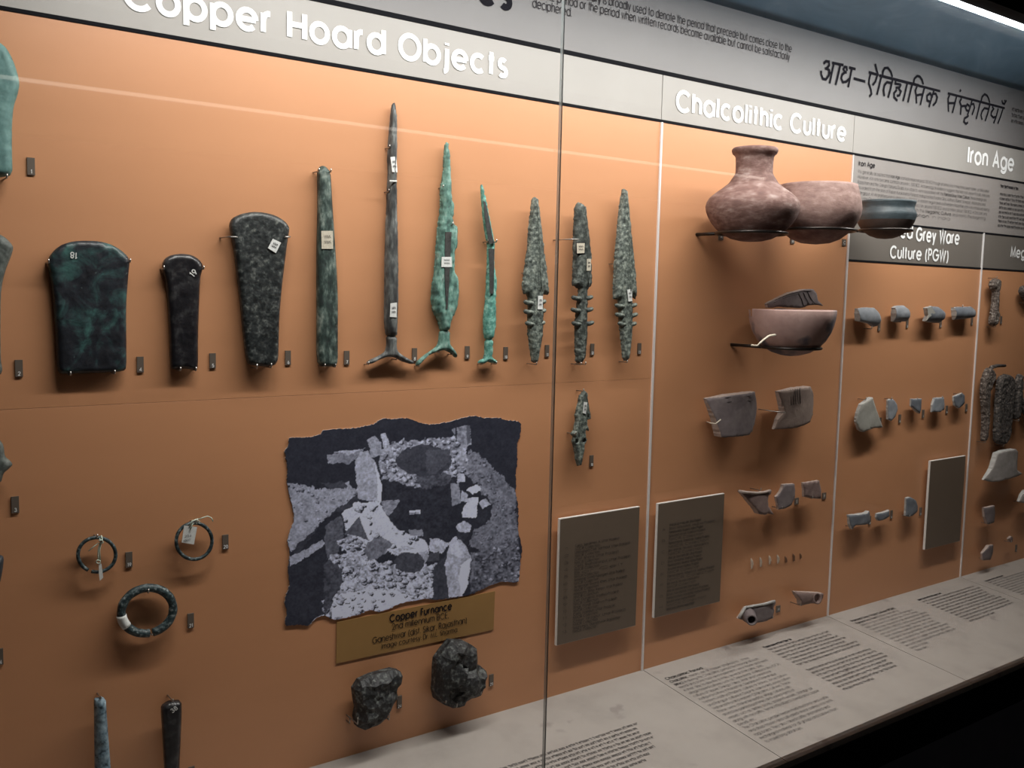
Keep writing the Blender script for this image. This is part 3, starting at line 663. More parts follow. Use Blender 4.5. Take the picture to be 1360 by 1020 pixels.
s10 = sword('antennae_sword', Z7, [(458,334),(464,345),(467,370),(475,400),(482,440),(492,490),(500,530),(503,545),(500,620),(507,660),(511,690),(507,740),(508,800),(505,850),(497,890),(472,890),(466,860),(467,800),(472,760),(476,720),(478,650),(480,600),(480,550),(472,510),(465,460),(460,400),(456,350)],
    [(498,886),(495,930),(494,954),(514,965),(513,974),(490,972),(480,967),(465,976),(446,974),(450,965),(470,954),(472,886)], .008, .011, M_TURQ, M_TURQ, 'small bent turquoise antennae sword with a dark core and short forked hilt', .002, amp=.0009, res=.003)
flatpoly('dark_core', Z7([(480,565),(500,565),(499,640),(497,725),(484,725),(483,640)]), .0212, M_SWORDDK, s10, .0012)
flatpoly('dark_core', Z7([(462,395),(469,400),(480,450),(492,515),(500,545),(482,548),(474,505),(466,450)]), .0212, M_SWORDDK, s10, .0012)
stick_on(Z7, [(475,730),(500,730),(500,763),(477,763)], s10, M_PAPERTAN)
for q in ((475,541),(506,541),(455,978),(505,976)): pin(*Z7.p(*q), .026, s10)
# --- harpoons
def harpoon(pts, left, right, off, th, m, label, rib=None, **k):
    def fn(Q, t, lo, hi):
        if rib is None: return 0*t
        a = np.array([U(*Z8.p(*rib[0]), off+th)[0], U(*Z8.p(*rib[0]), off+th)[2]]); b = np.array([U(*Z8.p(*rib[1]), off+th)[0], U(*Z8.p(*rib[1]), off+th)[2]])
        ab = b-a; u = np.clip(((Q-a)@ab)/(ab@ab), 0, 1); d = np.hypot(*(Q-(a+u[:, None]*ab)).T)
        return .0025*np.exp(-(d/.004)**2)
    o = relief('copper_harpoon', Z8(pts), off, th, m, edge=.011, rim=.22, fn=fn, res=.0030, amp=.0009, jag=.0022, **k)
    if rib:
        pts_ = []
        for u in np.linspace(0, 1, 14):
            q = Z8.p(rib[0][0]+(rib[1][0]-rib[0][0])*u, rib[0][1]+(rib[1][1]-rib[0][1])*u); c = U(*q, off+th); y = surf_y(o, c[0], c[2]); pts_.append((c[0], -y+.0004, c[2]))
        tube('midrib', pts_, .0013, m, o, 6)
    tag(o, label, 'harpoon')
    for side, lst in ((-1, left), (1, right)):
        for (x, y) in lst:
            tip = U(*Z8.p(x, y), off+th*.6); rt = U(*Z8.p(x-side*26, y+3), off+th*.6); e = tip-rt
            tube('barb', [tuple(rt), tuple(rt+e*.5+np.array([0, -.001, 0])), tuple(rt+e*.85+np.array([0, 0, .001])), tuple(tip+np.array([0, 0, .002]))], [.0050, .0044, .0042, .0028], m, o, 8)
    return o
h11 = harpoon([(122,78),(138,80),(145,140),(155,230),(165,310),(172,370),(174,402),(160,400),(152,398),(155,450),(155,500),(150,560),(140,600),(138,625),(120,627),(116,600),(108,540),(105,500),(107,440),(107,402),(90,400),(88,380),(95,310),(103,260),(110,170),(118,110)],
    [(90,427),(90,458),(95,497)], [(160,425),(160,455),(157,495)], .018, .012, M_HARP, 'grey-green copper harpoon with blunt square tip and stubby barbs', ((132,90),(145,380)))
stick_on(Z8, [(136,405),(151,405),(150,450),(134,450)], h11, guess=.03)
h12 = harpoon([(262,110),(272,96),(285,98),(295,125),(305,190),(312,260),(314,300),(316,375),(302,380),(300,420),(300,520),(297,580),(290,625),(265,628),(262,580),(262,500),(268,440),(275,385),(262,375),(253,372),(255,320),(257,240),(258,160)],
    [(248,412),(246,452),(249,497)], [(315,411),(316,450),(318,495)], .018, .012, M_HARP2, 'dark copper harpoon with rounded tip, three barb pairs and two framed stickers', ((292,110),(300,370)))
fr = stick_on(Z8, [(260,228),(292,228),(290,267),(261,268)], h12, M_INK, .03, False)
stick_on(Z8, [(263,231),(289,231),(288,264),(264,265)], h12, M_PAPERTAN, .03, True, .0012)
stick_on(Z8, [(297,283),(310,283),(309,322),(296,322)], h12, M_PAPERTAN, .03)
clip(Z8, (245,218), (270,219), .052, h12)
h13 = harpoon([(418,55),(425,50),(432,65),(440,130),(448,220),(456,300),(462,360),(463,415),(455,412),(447,400),(450,450),(448,520),(443,580),(438,620),(420,620),(415,560),(408,500),(405,440),(402,415),(390,418),(388,395),(392,300),(398,230),(405,150),(412,90)],
    [(391,438),(392,468),(401,498)], [(461,436),(463,468),(459,498)], .018, .012, M_HARP, 'grey-green copper harpoon with long sharp tip and raised midrib', ((429,62),(440,390)))
stick_on(Z8, [(430,385),(445,383),(446,422),(434,424)], h13, guess=.03)
for o, q in ((h11, ((105,330),(128,632))), (h12, ((275,633),(290,632))), (h13, ((395,300),(428,625)))):
    for w in q: pin(*Z8.p(*w), .042, o)
def lug_pits(Q, t, lo, hi):
    out = np.zeros(len(Q))
    for q in ((262,885),(287,882)):
        c = U(*Z8.p(*q), .02); d = np.hypot(Q[:, 0]-c[0], Q[:, 1]-c[2]); out -= .012*np.clip((.0042-d)/.0012, 0, 1)
    return out
h14 = relief('copper_harpoon', Z8([(289,717),(298,725),(300,750),(305,780),(311,812),(300,815),(297,800),(298,830),(305,852),(292,850),(293,870),(298,880),(290,895),(288,915),(283,940),(278,965),(268,967),(262,945),(258,915),(250,885),(255,870),(246,862),(255,850),(262,820),(260,800),(268,770),(275,735)]),
    .014, .009, M_HARP, edge=.005, rim=.35, res=.0014, sm=0, jag=.001, fn=lug_pits)
tag(h14, 'small green barbed harpoon head below the three large harpoons', 'harpoon')
stick_on(Z8, [(287,755),(298,757),(293,795),(283,792)], h14)
for q in ((258,862),(283,720)): pin(*Z8.p(*q), .024, h14)

# --- pieces cut by the left edge of the picture
Z1, ZF = Z(0, 0, 3.4), Z(0, 560, 3.0)
g1 = relief('copper_celt', Z1([(-75,165),(-30,175),(0,190),(30,215),(60,270),(80,330),(90,380),(80,430),(62,480),(55,560),(55,680),(58,790),(0,800),(-120,802),(-205,795),(-207,680),(-208,560),(-215,480),(-232,430),(-240,380),(-230,330),(-205,270),(-170,215),(-120,180)]),
    .014, .016, M_GREENPALE, edge=.01, rim=.4)
tag(g1, 'pale green shouldered copper celt beside label 1', 'axe head'); pin(*Z1.p(30, 803), .028, g1); pin(*Z1.p(-150, 803), .028, g1)
g2 = relief('copper_celt', Z5([(-50,150),(0,168),(30,185),(60,215),(75,240),(60,290),(35,350),(15,420),(5,500),(3,700),(5,850),(15,900),(5,930),(-50,938),(-105,930),(-115,900),(-105,850),(-103,700),(-105,500),(-115,420),(-135,350),(-160,290),(-175,240),(-160,215),(-130,185),(-100,168)]),
    .014, .015, M_GREYBLADE, edge=.008, rim=.4)
tag(g2, 'grey copper celt with flared pointed shoulders beside label 2', 'axe head'); pin(*Z5.p(-10, 942), .027, g2); pin(*Z5.p(-80, 942), .027, g2)
g3 = relief('anthropomorph_fragment', ZF([(0,72),(15,95),(20,140),(45,160),(52,172),(35,190),(15,205),(5,245),(-40,255),(-75,190),(-60,110),(-40,70)]), .014, .014, M_GREYBLADE, edge=.008, rim=.4)
tag(g3, 'grey copper fragment with a pointed arm above label 3', 'fragment'); pin(*ZF.p(-20, 256), .026, g3)
g4 = relief('copper_fragment', ZF([(0,535),(17,540),(12,590),(0,650),(-50,662),(-70,600),(-55,540)]), .014, .014, M_DARKFRAG, edge=.007, rim=.4)
tag(g4, 'dark blue copper fragment at the edge of the wall below label 3', 'fragment'); pin(*ZF.p(-30, 664), .026, g4)

# --- rings
ZR = Z(60, 660, 4.636)
def ring(cx, cy, rx, ry, tw, off, m, g0=None, g1=None, ang=0, tilt=0):
    pts = []; n = 56
    a0, a1 = (0, 360) if g0 is None else (g1, g0+360)
    for i in range(n+1):
        a = math.radians(a0+(a1-a0)*i/n); x, y = rx*math.cos(a), ry*math.sin(a); b = math.radians(ang)
        X, Y = cx+x*math.cos(b)-y*math.sin(b), cy+x*math.sin(b)+y*math.cos(b)
        o2 = off+tilt*math.cos(a); p = U(*ZR.p(X, Y), o2); pts.append(tuple(p))
    if g0 is None: pts = pts[:-1]
    rad = [tw*(1+.10*noise.noise(Vector((i*.35, cx, 0)))) for i in range(len(pts))]
    return tubeg(pts, rad, 12, g0 is None), pts
(v, f), pts19 = ring(318, 356, 116, 106, .0026, .012, M_RING, 106, 118)
r19 = mk('copper_ring', v, f, M_RING, None, True); tag(r19, 'thin copper ring with a hanging string and narrow paper slip, beside label 19', 'ring')
def strg(pts, zz, off, parent, r=.0009, nm='string'):
    P = []
    for i, q in enumerate(pts):
        o2 = off if not hasattr(off, '__len__') else off[i]; P.append(tuple(U(*zz.p(*q), o2)))
    return tube(nm, P, r, M_STRING, parent, 6)
strg([(345,238),(352,258),(340,280),(328,320),(326,360),(330,395)], ZR, [.012,.017,.017,.016,.016,.016], r19, .0010)
strg([(335,255),(345,285),(335,330),(340,395)], ZR, .0165, r19, .0008); strg([(330,282),(300,305),(268,333)], ZR, .0165, r19, .0007)
strg([(312,402),(322,388),(338,392),(340,405),(325,410),(314,402)], ZR, .0168, r19, .0009, 'knot'); strg([(330,270),(350,265),(356,280),(338,290)], ZR, .018, r19, .0012, 'knot')
flatpoly('paper_slip', ZR([(330,408),(346,412),(357,495),(336,516),(330,470)]), .016, M_PAPER, r19, .0006)
pin(*ZR.p(318, 248), .016, r19)
(v, f), _ = ring(917, 272, 110, 112, .0027, .012, M_RING, None, None, 20)
r20 = mk('copper_ring', v, f, M_RING, None, True); tag(r20, 'thin copper ring with a square white paper tag tied on, beside label 20', 'ring')
tg = flatpoly('paper_tag', ZR([(855,176),(935,186),(915,292),(840,280)]), .017, M_PAPER, r20, .0006)
put_wall('handwriting', merge([textgeo(s_, U(*ZR.p(x_, y_), .018)[0], U(*ZR.p(x_, y_), .018)[2], .0032, .0095, .07) for s_, x_, y_ in (('204', 860, 250), ('48617', 852, 277))]), .0179, M_INKSOFT, tg)
strg([(893,205),(905,170),(925,150),(940,135)], ZR, [.0185,.018,.017,.015], r20, .001); strg([(890,180),(905,148),(930,140),(950,150),(930,165)], ZR, .018, r20, .0012, 'knot'); strg([(945,137),(970,128),(1000,118),(1022,128),(1033,150)], ZR, .015, r20, .0009)
pin(*ZR.p(915, 158), .015, r20)
(v, f), p21 = ring(628, 700, 162, 138, .0062, .012, M_RING, 93, 101, -18)
r21 = mk('copper_ring', v, f, M_RING, None, True); tag(r21, 'thick open copper ring with a white paper band, beside label 21', 'ring')
i0 = int(len(p21)*.17); v, f = tubeg([p21[i] for i in range(i0, i0+6)], .0070, 12); mk('paper_band', v, f, M_PAPER, r21, True)
pin(*ZR.p(633, 588), .020, r21, .006); pin(*ZR.p(655, 848), .014, r21, .002)

# --- long tools running out of the picture below
ZB = Z(80, 880, 6.18)
b22 = relief('copper_chisel', ZB([(283,312),(300,300),(375,294),(380,400),(395,600),(415,865),(430,1100),(425,1240),(350,1260),(292,1240),(290,865),(286,600),(285,450)]), .012, .013, M_BLUEBAR, edge=.006, rim=.5)
tag(b22, 'blue-grey copper chisel with pale patina below the rings', 'chisel'); pin(*ZB.p(330, 292), .024, b22, .004); pin(*ZB.p(350, 1266), .024, b22)
b23 = relief('copper_chisel', ZB([(835,365),(890,325),(940,318),(995,318),(998,400),(990,600),(978,865),(970,1100),(955,1240),(900,1260),(872,1240),(866,1000),(862,865),(848,600),(835,430)]), .012, .013, M_CELT_BK, edge=.006, rim=.5)
tag(b23, 'black tapering copper chisel with a painted number, below the rings', 'chisel'); pin(*ZB.p(920, 314), .024, b23, .004); pin(*ZB.p(915, 1266), .024, b23)
painted_no(ZB, '38', 932, 385, .0065, b23, 30)

# --- slag lumps
ZS = Z(440, 780, 4.25)
def lump_fn(seed, amp):
    def fn(Q, t, lo, hi):
        out = np.zeros(len(Q)); P = [(random.Random(seed+i).uniform(lo[0], hi[0]), random.Random(seed+i+99).uniform(lo[1], hi[1])) for i in range(14)]
        for i, q in enumerate(Q):
            d = sorted((math.hypot(q[0]-p[0], q[1]-p[1]), k) for k, p in enumerate(P))
            out[i] = amp*(((d[0][1]*37) % 11)/11-.5)*min(1, t[i]*2)+amp*.5*(d[1][0]-d[0][0])/.03
        return out
    return fn
l1 = relief('copper_slag_lump', ZS([(133,580),(165,530),(230,500),(300,480),(350,467),(390,475),(402,500),(395,545),(375,570),(375,630),(350,650),(325,690),(322,740),(280,770),(195,810),(150,790),(140,740),(150,690),(140,640)]),
    .012, .030, M_SLAG, edge=.020, rim=.4, amp=.002, nsc=70, fn=lump_fn(3, .014), res=.0075, sm=0, facet=True)
tag(l1, 'small dark slag lump with a greenish top edge, near the photograph', 'slag lump')
l2 = relief('copper_slag_lump', ZS([(680,305),(760,310),(800,330),(827,350),(825,400),(822,440),(845,445),(870,470),(860,540),(845,600),(790,630),(740,665),(690,685),(640,665),(600,640),(588,590),(592,540),(595,450),(600,410),(635,360)]),
    .012, .034, M_SLAG, edge=.022, rim=.4, amp=.002, nsc=70, fn=lump_fn(8, .015), res=.0085, sm=0, facet=True)
tag(l2, 'large jagged dark slag lump under the caption, nearest the glass joint', 'slag lump')
for o, qs in ((l1, ((145,770),(322,745),(100,765))), (l2, ((643,650),(705,675),(840,605)))):
    for q in qs: pin(*ZS.p(*q), .040 if q[0] != 100 else .01, o, .012)

# --- number plates of the first bays
for px, py, t, lb in [(41,221,'1','by the pale green celt'), (25,489,'2','by the grey flared celt'), (186,484,'4','right of the broad dark celt'), (282,479,'5','right of the narrow black celt'), (382,475,'6','right of the fan-topped celt'),
    (460,475,'7','right of the bar celt'), (550,471,'8','right of the long grey sword'), (620,468,'9','right of the leaf-shaped sword'), (671,469,'10','right of the bent sword'), (726,466,'11','right of the blunt harpoon'), (786,464,'12','right of the round-tipped harpoon'),
    (848.5,463,'13','right of the sharp harpoon'), (785,612,'18','beside the small harpoon head'), (20,670,'3','below the grey pointed fragment'), (171,743,'19','beside the ring with string'), (299,719.5,'20','beside the ring with white tag'), (253,824,'21','beside the thick open ring'),
    (530,932,'24','beside the small slag lump'), (652,903,'25','beside the large slag lump'), (-1,872,'14','at the low left edge of the wall'), (254,1027,'23','beside the black chisel')]:
    number_plate(px, py, t, 'dark plate numbered %s %s' % (t, lb))
# ================================================================ torn-edged photograph (a flat print)
ZQ = Z(360, 530, 2.914)
OUT = [(70,148),(130,150),(190,140),(205,120),(250,117),(330,112),(400,98),(430,75),(480,78),(520,72),(570,90),(610,100),(660,95),(720,80),(780,63),(830,75),(880,72),(920,83),(970,87),(965,140),(950,180),(955,240),(945,290),(950,330),(945,360),(955,400),(958,450),(955,510),(962,540),(972,580),(965,640),(960,690),(955,712),(900,705),(850,720),(800,745),(760,762),(700,770),(640,778),(600,770),(560,780),(500,790),(460,810),(420,825),(380,815),(340,835),(290,845),(240,855),(205,835),(170,850),(145,880),(110,872),(50,880),(65,830),(50,780),(75,720),(65,660),(75,600),(62,540),(95,460),(75,390),(62,320),(65,260),(52,200),(68,180)]
def vnoise(P, s, seed):
    q = P/s; i = np.floor(q).astype(int); f = q-i; f = f*f*(3-2*f)
    def h(a, b): return ((np.sin((a*127.1+b*311.7+seed*17.3))*43758.5453) % 1.0)
    return (h(i[:, 0], i[:, 1])*(1-f[:, 0])+h(i[:, 0]+1, i[:, 1])*f[:, 0])*(1-f[:, 1])+(h(i[:, 0], i[:, 1]+1)*(1-f[:, 0])+h(i[:, 0]+1, i[:, 1]+1)*f[:, 0])*f[:, 1]
def ell(cx, cy, rx, ry): return [(cx+rx*math.cos(a), cy+ry*math.sin(a)) for a in np.linspace(0, 2*math.pi, 25)[:-1]]
PAINT = [  # (polygon, grey, grain, wobble)
 ([(40,40),(1000,40),(1000,900),(40,900)], .035, .02, 0),
 ([(62,325),(130,335),(210,350),(290,318),(335,360),(245,440),(150,520),(75,600),(60,560)], .40, .22, 8),
 ([(190,325),(280,320),(300,345),(230,350)], .08, .05, 6),
 ([(75,590),(150,520),(330,365),(335,405),(215,460),(100,600)], .07, .05, 6),
 ([(70,615),(195,545),(208,562),(75,650)], .42, .2, 5), ([(72,650),(210,590),(218,840),(60,880)], .045, .03, 4),
 ([(215,218),(370,190),(335,225),(300,248),(225,250)], .30, .2, 6), ([(240,205),(360,192),(300,215)], .5, .15, 4),
 ([(770,190),(830,235),(945,350),(958,540),(830,600),(770,560),(780,510),(850,470),(855,400),(740,270)], .24, .22, 8),
 ([(775,600),(960,545),(968,700),(770,755)], .16, .26, 6),
 ([(425,190),(480,165),(560,160),(700,145),(745,175),(760,240),(735,300),(660,330),(570,345),(500,340),(440,310),(415,260)], .38, .42, 9),
 ([(430,305),(560,345),(720,300),(700,400),(690,540),(600,545),(485,505),(440,430)], .045, .04, 5),
 ([(560,300),(600,285),(700,290),(690,330),(580,350)], .12, .12, 5),
 (ell(592, 238, 108, 60), .075, .05, 4), ([(600,200),(690,190),(695,240),(640,285),(600,290)], .12, .06, 5),
 ([(372,160),(400,138),(425,165),(428,215),(388,228)], .38, .25, 3), ([(425,135),(445,130),(457,175),(432,185)], .5, .25, 3),
 ([(720,112),(742,104),(768,102),(775,178),(742,190),(722,160)], .34, .3, 3), ([(700,115),(715,112),(712,140)], .3, .2, 2), ([(755,104),(768,102),(774,170),(758,178)], .14, .06, 2),
 ([(325,240),(345,205),(375,200),(405,250),(428,330),(428,398),(375,392),(335,385)], .46, .22, 3), ([(398,238),(428,330),(428,398),(412,392),(412,320)], .82, .12, 2),
 ([(425,395),(495,390),(500,395),(455,455),(440,440)], .35, .25, 4),
 ([(275,440),(330,402),(420,395),(440,440),(490,505),(590,545),(612,580),(600,625),(480,605),(370,560),(300,530)], .74, .28, 6),
 ([(215,480),(270,450),(285,500),(260,600),(215,620),(205,540)], .16, .12, 5),
 ([(260,560),(300,520),(370,560),(400,620),(300,610)], .55, .5, 8),
 ([(283,522),(342,455),(380,495),(380,548),(330,530)], .14, .1, 3), ([(340,450),(380,465),(382,545),(376,545)], .85, .1, 2),
 ([(355,590),(370,555),(430,530),(470,560),(440,600),(380,630)], .22, .18, 5),
 ([(225,610),(290,600),(400,625),(520,640),(640,640),(655,765),(560,785),(420,830),(240,858),(205,838),(215,700)], .56, .62, 9),
 ([(205,640),(230,620),(275,665),(270,720),(235,800),(205,830)], .10, .1, 5),
 ([(240,765),(360,738),(470,745),(570,765),(430,820),(235,850)], .82, .25, 7),
 ([(470,600),(500,570),(600,580),(612,620),(580,650)], .5, .4, 6), (ell(535, 632, 58, 42), .10, .07, 4), ([(470,590),(540,585),(600,560),(612,580),(560,600)], .8, .2, 4),
 ([(612,545),(640,540),(690,560),(660,600),(615,590)], .6, .35, 5), ([(612,600),(650,590),(650,625),(605,630)], .1, .05, 3),
 ([(630,650),(690,590),(700,770),(625,778)], .07, .05, 4),
 ([(690,555),(715,527),(755,570),(775,620),(762,720),(735,768),(690,765),(672,640)], .50, .3, 3), ([(735,640),(772,615),(760,720),(738,765),(725,700)], .86, .15, 3), ([(690,555),(715,527),(740,620),(700,600)], .66, .2, 3),
 ([(715,490),(745,470),(775,490),(765,518),(725,512)], .55, .25, 3), ([(720,515),(765,518),(750,550),(718,540)], .06, .04, 3),
 ([(695,330),(725,325),(738,400),(700,415)], .34, .2, 3), ([(720,290),(750,290),(752,320),(722,325)], .55, .25, 3),
 ([(755,350),(790,332),(817,345),(782,372)], .78, .18, 3), ([(735,440),(765,385),(800,380),(795,462),(740,458)], .72, .22, 3), ([(738,352),(760,370),(765,400),(735,395)], .55, .25, 3), ([(800,400),(830,385),(852,408),(822,425)], .5, .25, 3), ([(800,430),(840,430),(830,485),(800,480)], .05, .03, 3),
 ([(530,505),(585,505),(590,530),(540,530)], .36, .1, 2),
 ([(535,431),(577,429),(577,437),(535,439)], .9, 0, 0), ([(535,439),(577,437),(577,445),(535,447)], .4, .5, 0),
 ([(145,882),(170,848),(205,833),(216,850),(170,866)], .92, 0, 0)]
P0 = resample(OUT, 5, 1); n = len(P0)
rsx = np.random.RandomState(3); P0 = P0+rsx.uniform(-2.2, 2.2, P0.shape)
st = 2.7
gx, gy = np.meshgrid(np.arange(45, 980, st), np.arange(60, 885, st)); g = np.stack([gx.ravel(), gy.ravel()], 1); g = g[inside(g, P0)]; g = g[edist(g, P0) > st*.5]
vv, _, ff, *_q = delaunay_2d_cdt([Vector(p) for p in np.vstack([P0, g])], [(i, (i+1) % n) for i in range(n)], [], 1, 1e-6)
Q = np.array([[v[0], v[1]] for v in vv])
grey = np.zeros(len(Q))
n1, n2, n3 = vnoise(Q, 6, 1), vnoise(Q, 13, 2), vnoise(Q, 34, 3)
def paint(poly, gv, gr, wob):
    poly = np.array(poly, float); lo, hi = poly.min(0)-wob-2, poly.max(0)+wob+2
    k = np.where((Q[:, 0] > lo[0]) & (Q[:, 0] < hi[0]) & (Q[:, 1] > lo[1]) & (Q[:, 1] < hi[1]))[0]
    if not len(k): return
    q = Q[k]
    if wob: q = q+np.stack([vnoise(q, 16, 5)-.5, vnoise(q, 16, 6)-.5], 1)*2*wob+np.stack([vnoise(q, 5, 8)-.5, vnoise(q, 5, 9)-.5], 1)*wob
    m_ = inside(q, poly); tx = gv+gr*((n1[k]*.45+n2[k]*.35+n3[k]*.2)*2-1)*.9
    grey[k[m_]] = tx[m_]
rst = random.Random(12)
def stones(region, n, r0, r1, g0, g1):
    R_ = np.array(region, float); lo, hi = R_.min(0), R_.max(0); c = 0
    while c < n:
        p = np.array([[rst.uniform(lo[0], hi[0]), rst.uniform(lo[1], hi[1])]])
        if not inside(p, R_)[0]: continue
        c += 1; r = rst.uniform(r0, r1); g = rst.uniform(g0, g1); x, y = p[0]; ph = rst.random()*6
        sh = [(x+r*rst.uniform(.75, 1.2)*math.cos(ph+a), y+.75*r*rst.uniform(.75, 1.2)*math.sin(ph+a)) for a in np.linspace(0, 6.28, 8)[:-1]]
        paint([(a+r*.35, b+r*.4) for a, b in sh], .05, .03, 3); paint(sh, g*.6, .2, 4); paint([(x+(a-x)*.7-r*.15, y+(b-y)*.65-r*.18) for a, b in sh], g, .3, 4)
RUB = {(770,190): (60, 3, 8, .2, .42), (775,600): (60, 4, 10, .18, .5), (425,190): (130, 5, 14, .35, .8), (225,610): (200, 5, 15, .5, 1.0), (260,560): (30, 5, 12, .5, .95), (62,325): (40, 3, 9, .35, .6), (240,765): (40, 4, 12, .75, 1.0), (275,440): (25, 5, 14, .7, 1.0)}
for item in PAINT:
    paint(*item)
    if tuple(item[0][0]) in RUB: stones(item[0], *RUB[tuple(item[0][0])])
grey = grey*(1+.35*(vnoise(Q, 4, 21)-.5))
grey = np.clip(grey, .02, 1); grey = np.clip(.008+1.45*grey**1.15, .008, .97)
col = np.stack([np.clip(grey*.80, 0, .93)+.001, np.clip(grey*.84, 0, .95)+.002, np.clip(grey*1.08, 0, 1)+.012, np.ones(len(Q))], 1)
W3 = [U(*ZQ.p(q[0], q[1]), .0024) for q in Q]
faces = []
for f in ff:
    a, b, c = (Q[i] for i in f[:3]); cr = (b[0]-a[0])*(c[1]-a[1])-(b[1]-a[1])*(c[0]-a[0]); faces.append(tuple(f)[::-1] if cr > 0 else tuple(f))
nb = len(W3); edges = {}
for f in faces:
    for i in range(3): edges[(f[i], f[(i+1) % 3])] = 1
V3 = [tuple(w) for w in W3]; bk = {}
for (a, b) in list(edges):
    if (b, a) in edges: continue
    for w in (a, b):
        if w not in bk: bk[w] = len(V3); V3.append((W3[w][0], 0, W3[w][2]))
    faces.append((b, a, bk[a], bk[b]))
mp_ = bpy.data.materials.new('photo_print'); mp_.use_nodes = True
at = mp_.node_tree.nodes.new('ShaderNodeAttribute'); at.attribute_name = 'print'
pb = mp_.node_tree.nodes['Principled BSDF']; pb.inputs['Roughness'].default_value = .6; pb.inputs['Specular IOR Level'].default_value = .25; mp_.node_tree.links.new(at.outputs['Color'], pb.inputs['Base Color'])
photo = mk('photograph_print', V3, faces, mp_); tag(photo, 'torn-edged black and white photograph of an excavated stone furnace', 'photograph')
ca = photo.data.color_attributes.new('print', 'FLOAT_COLOR', 'POINT')
allc = np.vstack([col, np.tile([[.5, .5, .52, 1]], (len(V3)-nb, 1))]); ca.data.foreach_set('color', allc.astype(np.float32).ravel())

M_GOLD = mat('ochre_caption', [(.3, (.30, .165, .055)), (.7, (.34, .19, .065))], 8, 4, .5)
cap_ = flatpoly('caption_label', [(447, 826), (657, 785), (655, 836), (446, 881)], .0004, M_GOLD, None, .0012); tag(cap_, 'ochre caption label under the black and white photograph', 'label')
for s_, a_, b_, h_, w_ in (('Copper Furnance', (518,824.5), (599.5,810.5), 9, .095), ('2nd millennium BCE,', (521,836), (595.5,821), 8, .055), ('Ganeshwar (dist. Sikar, Rajasthan)', (495,853.5), (619.5,828.5), 8, .055), ('Image courtesy: Dr. M.L. Sharma.', (507,860.5), (608,840), 6.5, .055)):
    wtext('lettering', s_, a_, b_, h_, M_INK, cap_, .0022, w_)

# ---------------------------------------------------------------- list plaques
M_PLAQ = mat('brown_plaque', [(.3, (.125, .092, .067)), (.7, (.138, .102, .075))], 8, 4, .5)
M_PLEDGE = mat('white_plaque_edge', [(0, (.75, .73, .70))], rough=.5)
M_PINK = mat('plaque_ink', [(0, (.022, .018, .017))], rough=.6)
def plaque(tl, tr, bl, br, label, rows, off=.009, th=.006):
    c = [U(*q, off+th) for q in (tl, tr, bl, br)]
    x0, x1 = (c[0][0]+c[2][0])/2, (c[1][0]+c[3][0])/2; z1, z0 = (c[0][2]+c[1][2])/2, (c[2][2]+c[3][2])/2
    r = empty('list_plaque', ((x0+x1)/2, -off, z0)); tag(r, label, 'plaque')
    box('board', x0, x1, -off-th, -off, z0, z1, M_PLEDGE, r)
    box('face_sheet', x0+.0012, x1-.0008, -off-th-.0008, -off-th, z0+.0008, z1-.0012, M_PLAQ, r)
    box('wall_spacer', x0+.05, x1-.05, -off, 0, z0+.05, z1-.05, M_BLACK, r)
    W, H = x1-x0, z1-z0; its = []
    for (fx, fz, wd2, s, cp) in rows:
        its.append(textgeo(s, x0+fx*W, z1-fz*H, cp, wd2*W, .055))
    if its: put_wall('lettering', merge(its), off+th+.0013, M_PINK, r)
    return r
E1 = ['Celts, Saraikheri, A. Uttar Pradesh', 'NMCIR Collection', 'Unfinished Celt, Sarthauli, Uttar Pradesh', 'NMCIR Collection', 'Celt, Bhora, Uttar Pradesh', 'NMCIR Collection', 'Celts, Shahjahanpur, Uttar Pradesh', 'NMCIR Collection', 'Bar Celt', 'NMCIR Collection', 'Antennae Sword, Fatehgarh, Uttar Pradesh', 'NMCIR Collection', 'Antennae Sword, Kheri, Uttar Pradesh', 'NMCIR Collection', 'Harpoons, Bithur, Kanpur, Uttar Pradesh', 'NMCIR Collection', 'Celt, Gungeria, Madhya Pradesh', 'NMCIR Collection', 'Rings, Pondi, Madhya Pradesh', 'NMCIR Collection', 'Celts, Mainpuri, Uttar Pradesh', 'NMCIR Collection', 'Chisel, Mirzapur, Uttar Pradesh', 'NMCIR Collection', 'Slag lumps, Ganeshwar, Rajasthan', 'NMCIR Collection']
rr = np.random.RandomState(5); rows = []
for i, s in enumerate(E1):
    w_ = .30 if i % 2 else .5+.22*rr.rand()
    rows.append((.19, .24+.0275*i, w_, s, .0052))
    if i % 2 == 0: rows.append((.06, .24+.0275*i+.012, .05, str(i//2+1), .0048))
plaque((743,689), (849,673), (739.5,855), (844.5,833), 'brown list plaque left of the joint strip, below the small harpoon head', rows)
E2 = ['Ahar jar, bowl and dish, Uttar Pradesh', 'Bowl, Navdatoli, Madhya Pradesh', 'Painted pottery, Navdatoli, Madhya Pradesh', 'Spouted vessel, Madhya Pradesh', 'NMCIR Collection', 'Painted sherds, Maheshwar, Madhya Pradesh', 'NMCIR Collection', 'Rim sherds, Nevasa, Maharashtra', 'NMCIR Collection']
rows = []
for i in range(24):
    rows.append((.17, .21+.0325*i, .42+.3*rr.rand(), E2[i % 9], .0052))
    if i % 3 == 1: rows.append((.07, .21+.0325*i, .04, 'ABCDEFGHI'[i//3], .0048))
plaque((875,668), (962,656), (867.5,820), (956,800), 'brown list plaque right of the joint strip, below the broken bowl', rows)
plaque((1235.5,612), (1282,605.5), (1228.5,729.5), (1275,719), 'narrow plain brown plaque beside the grey ware sherds', [])

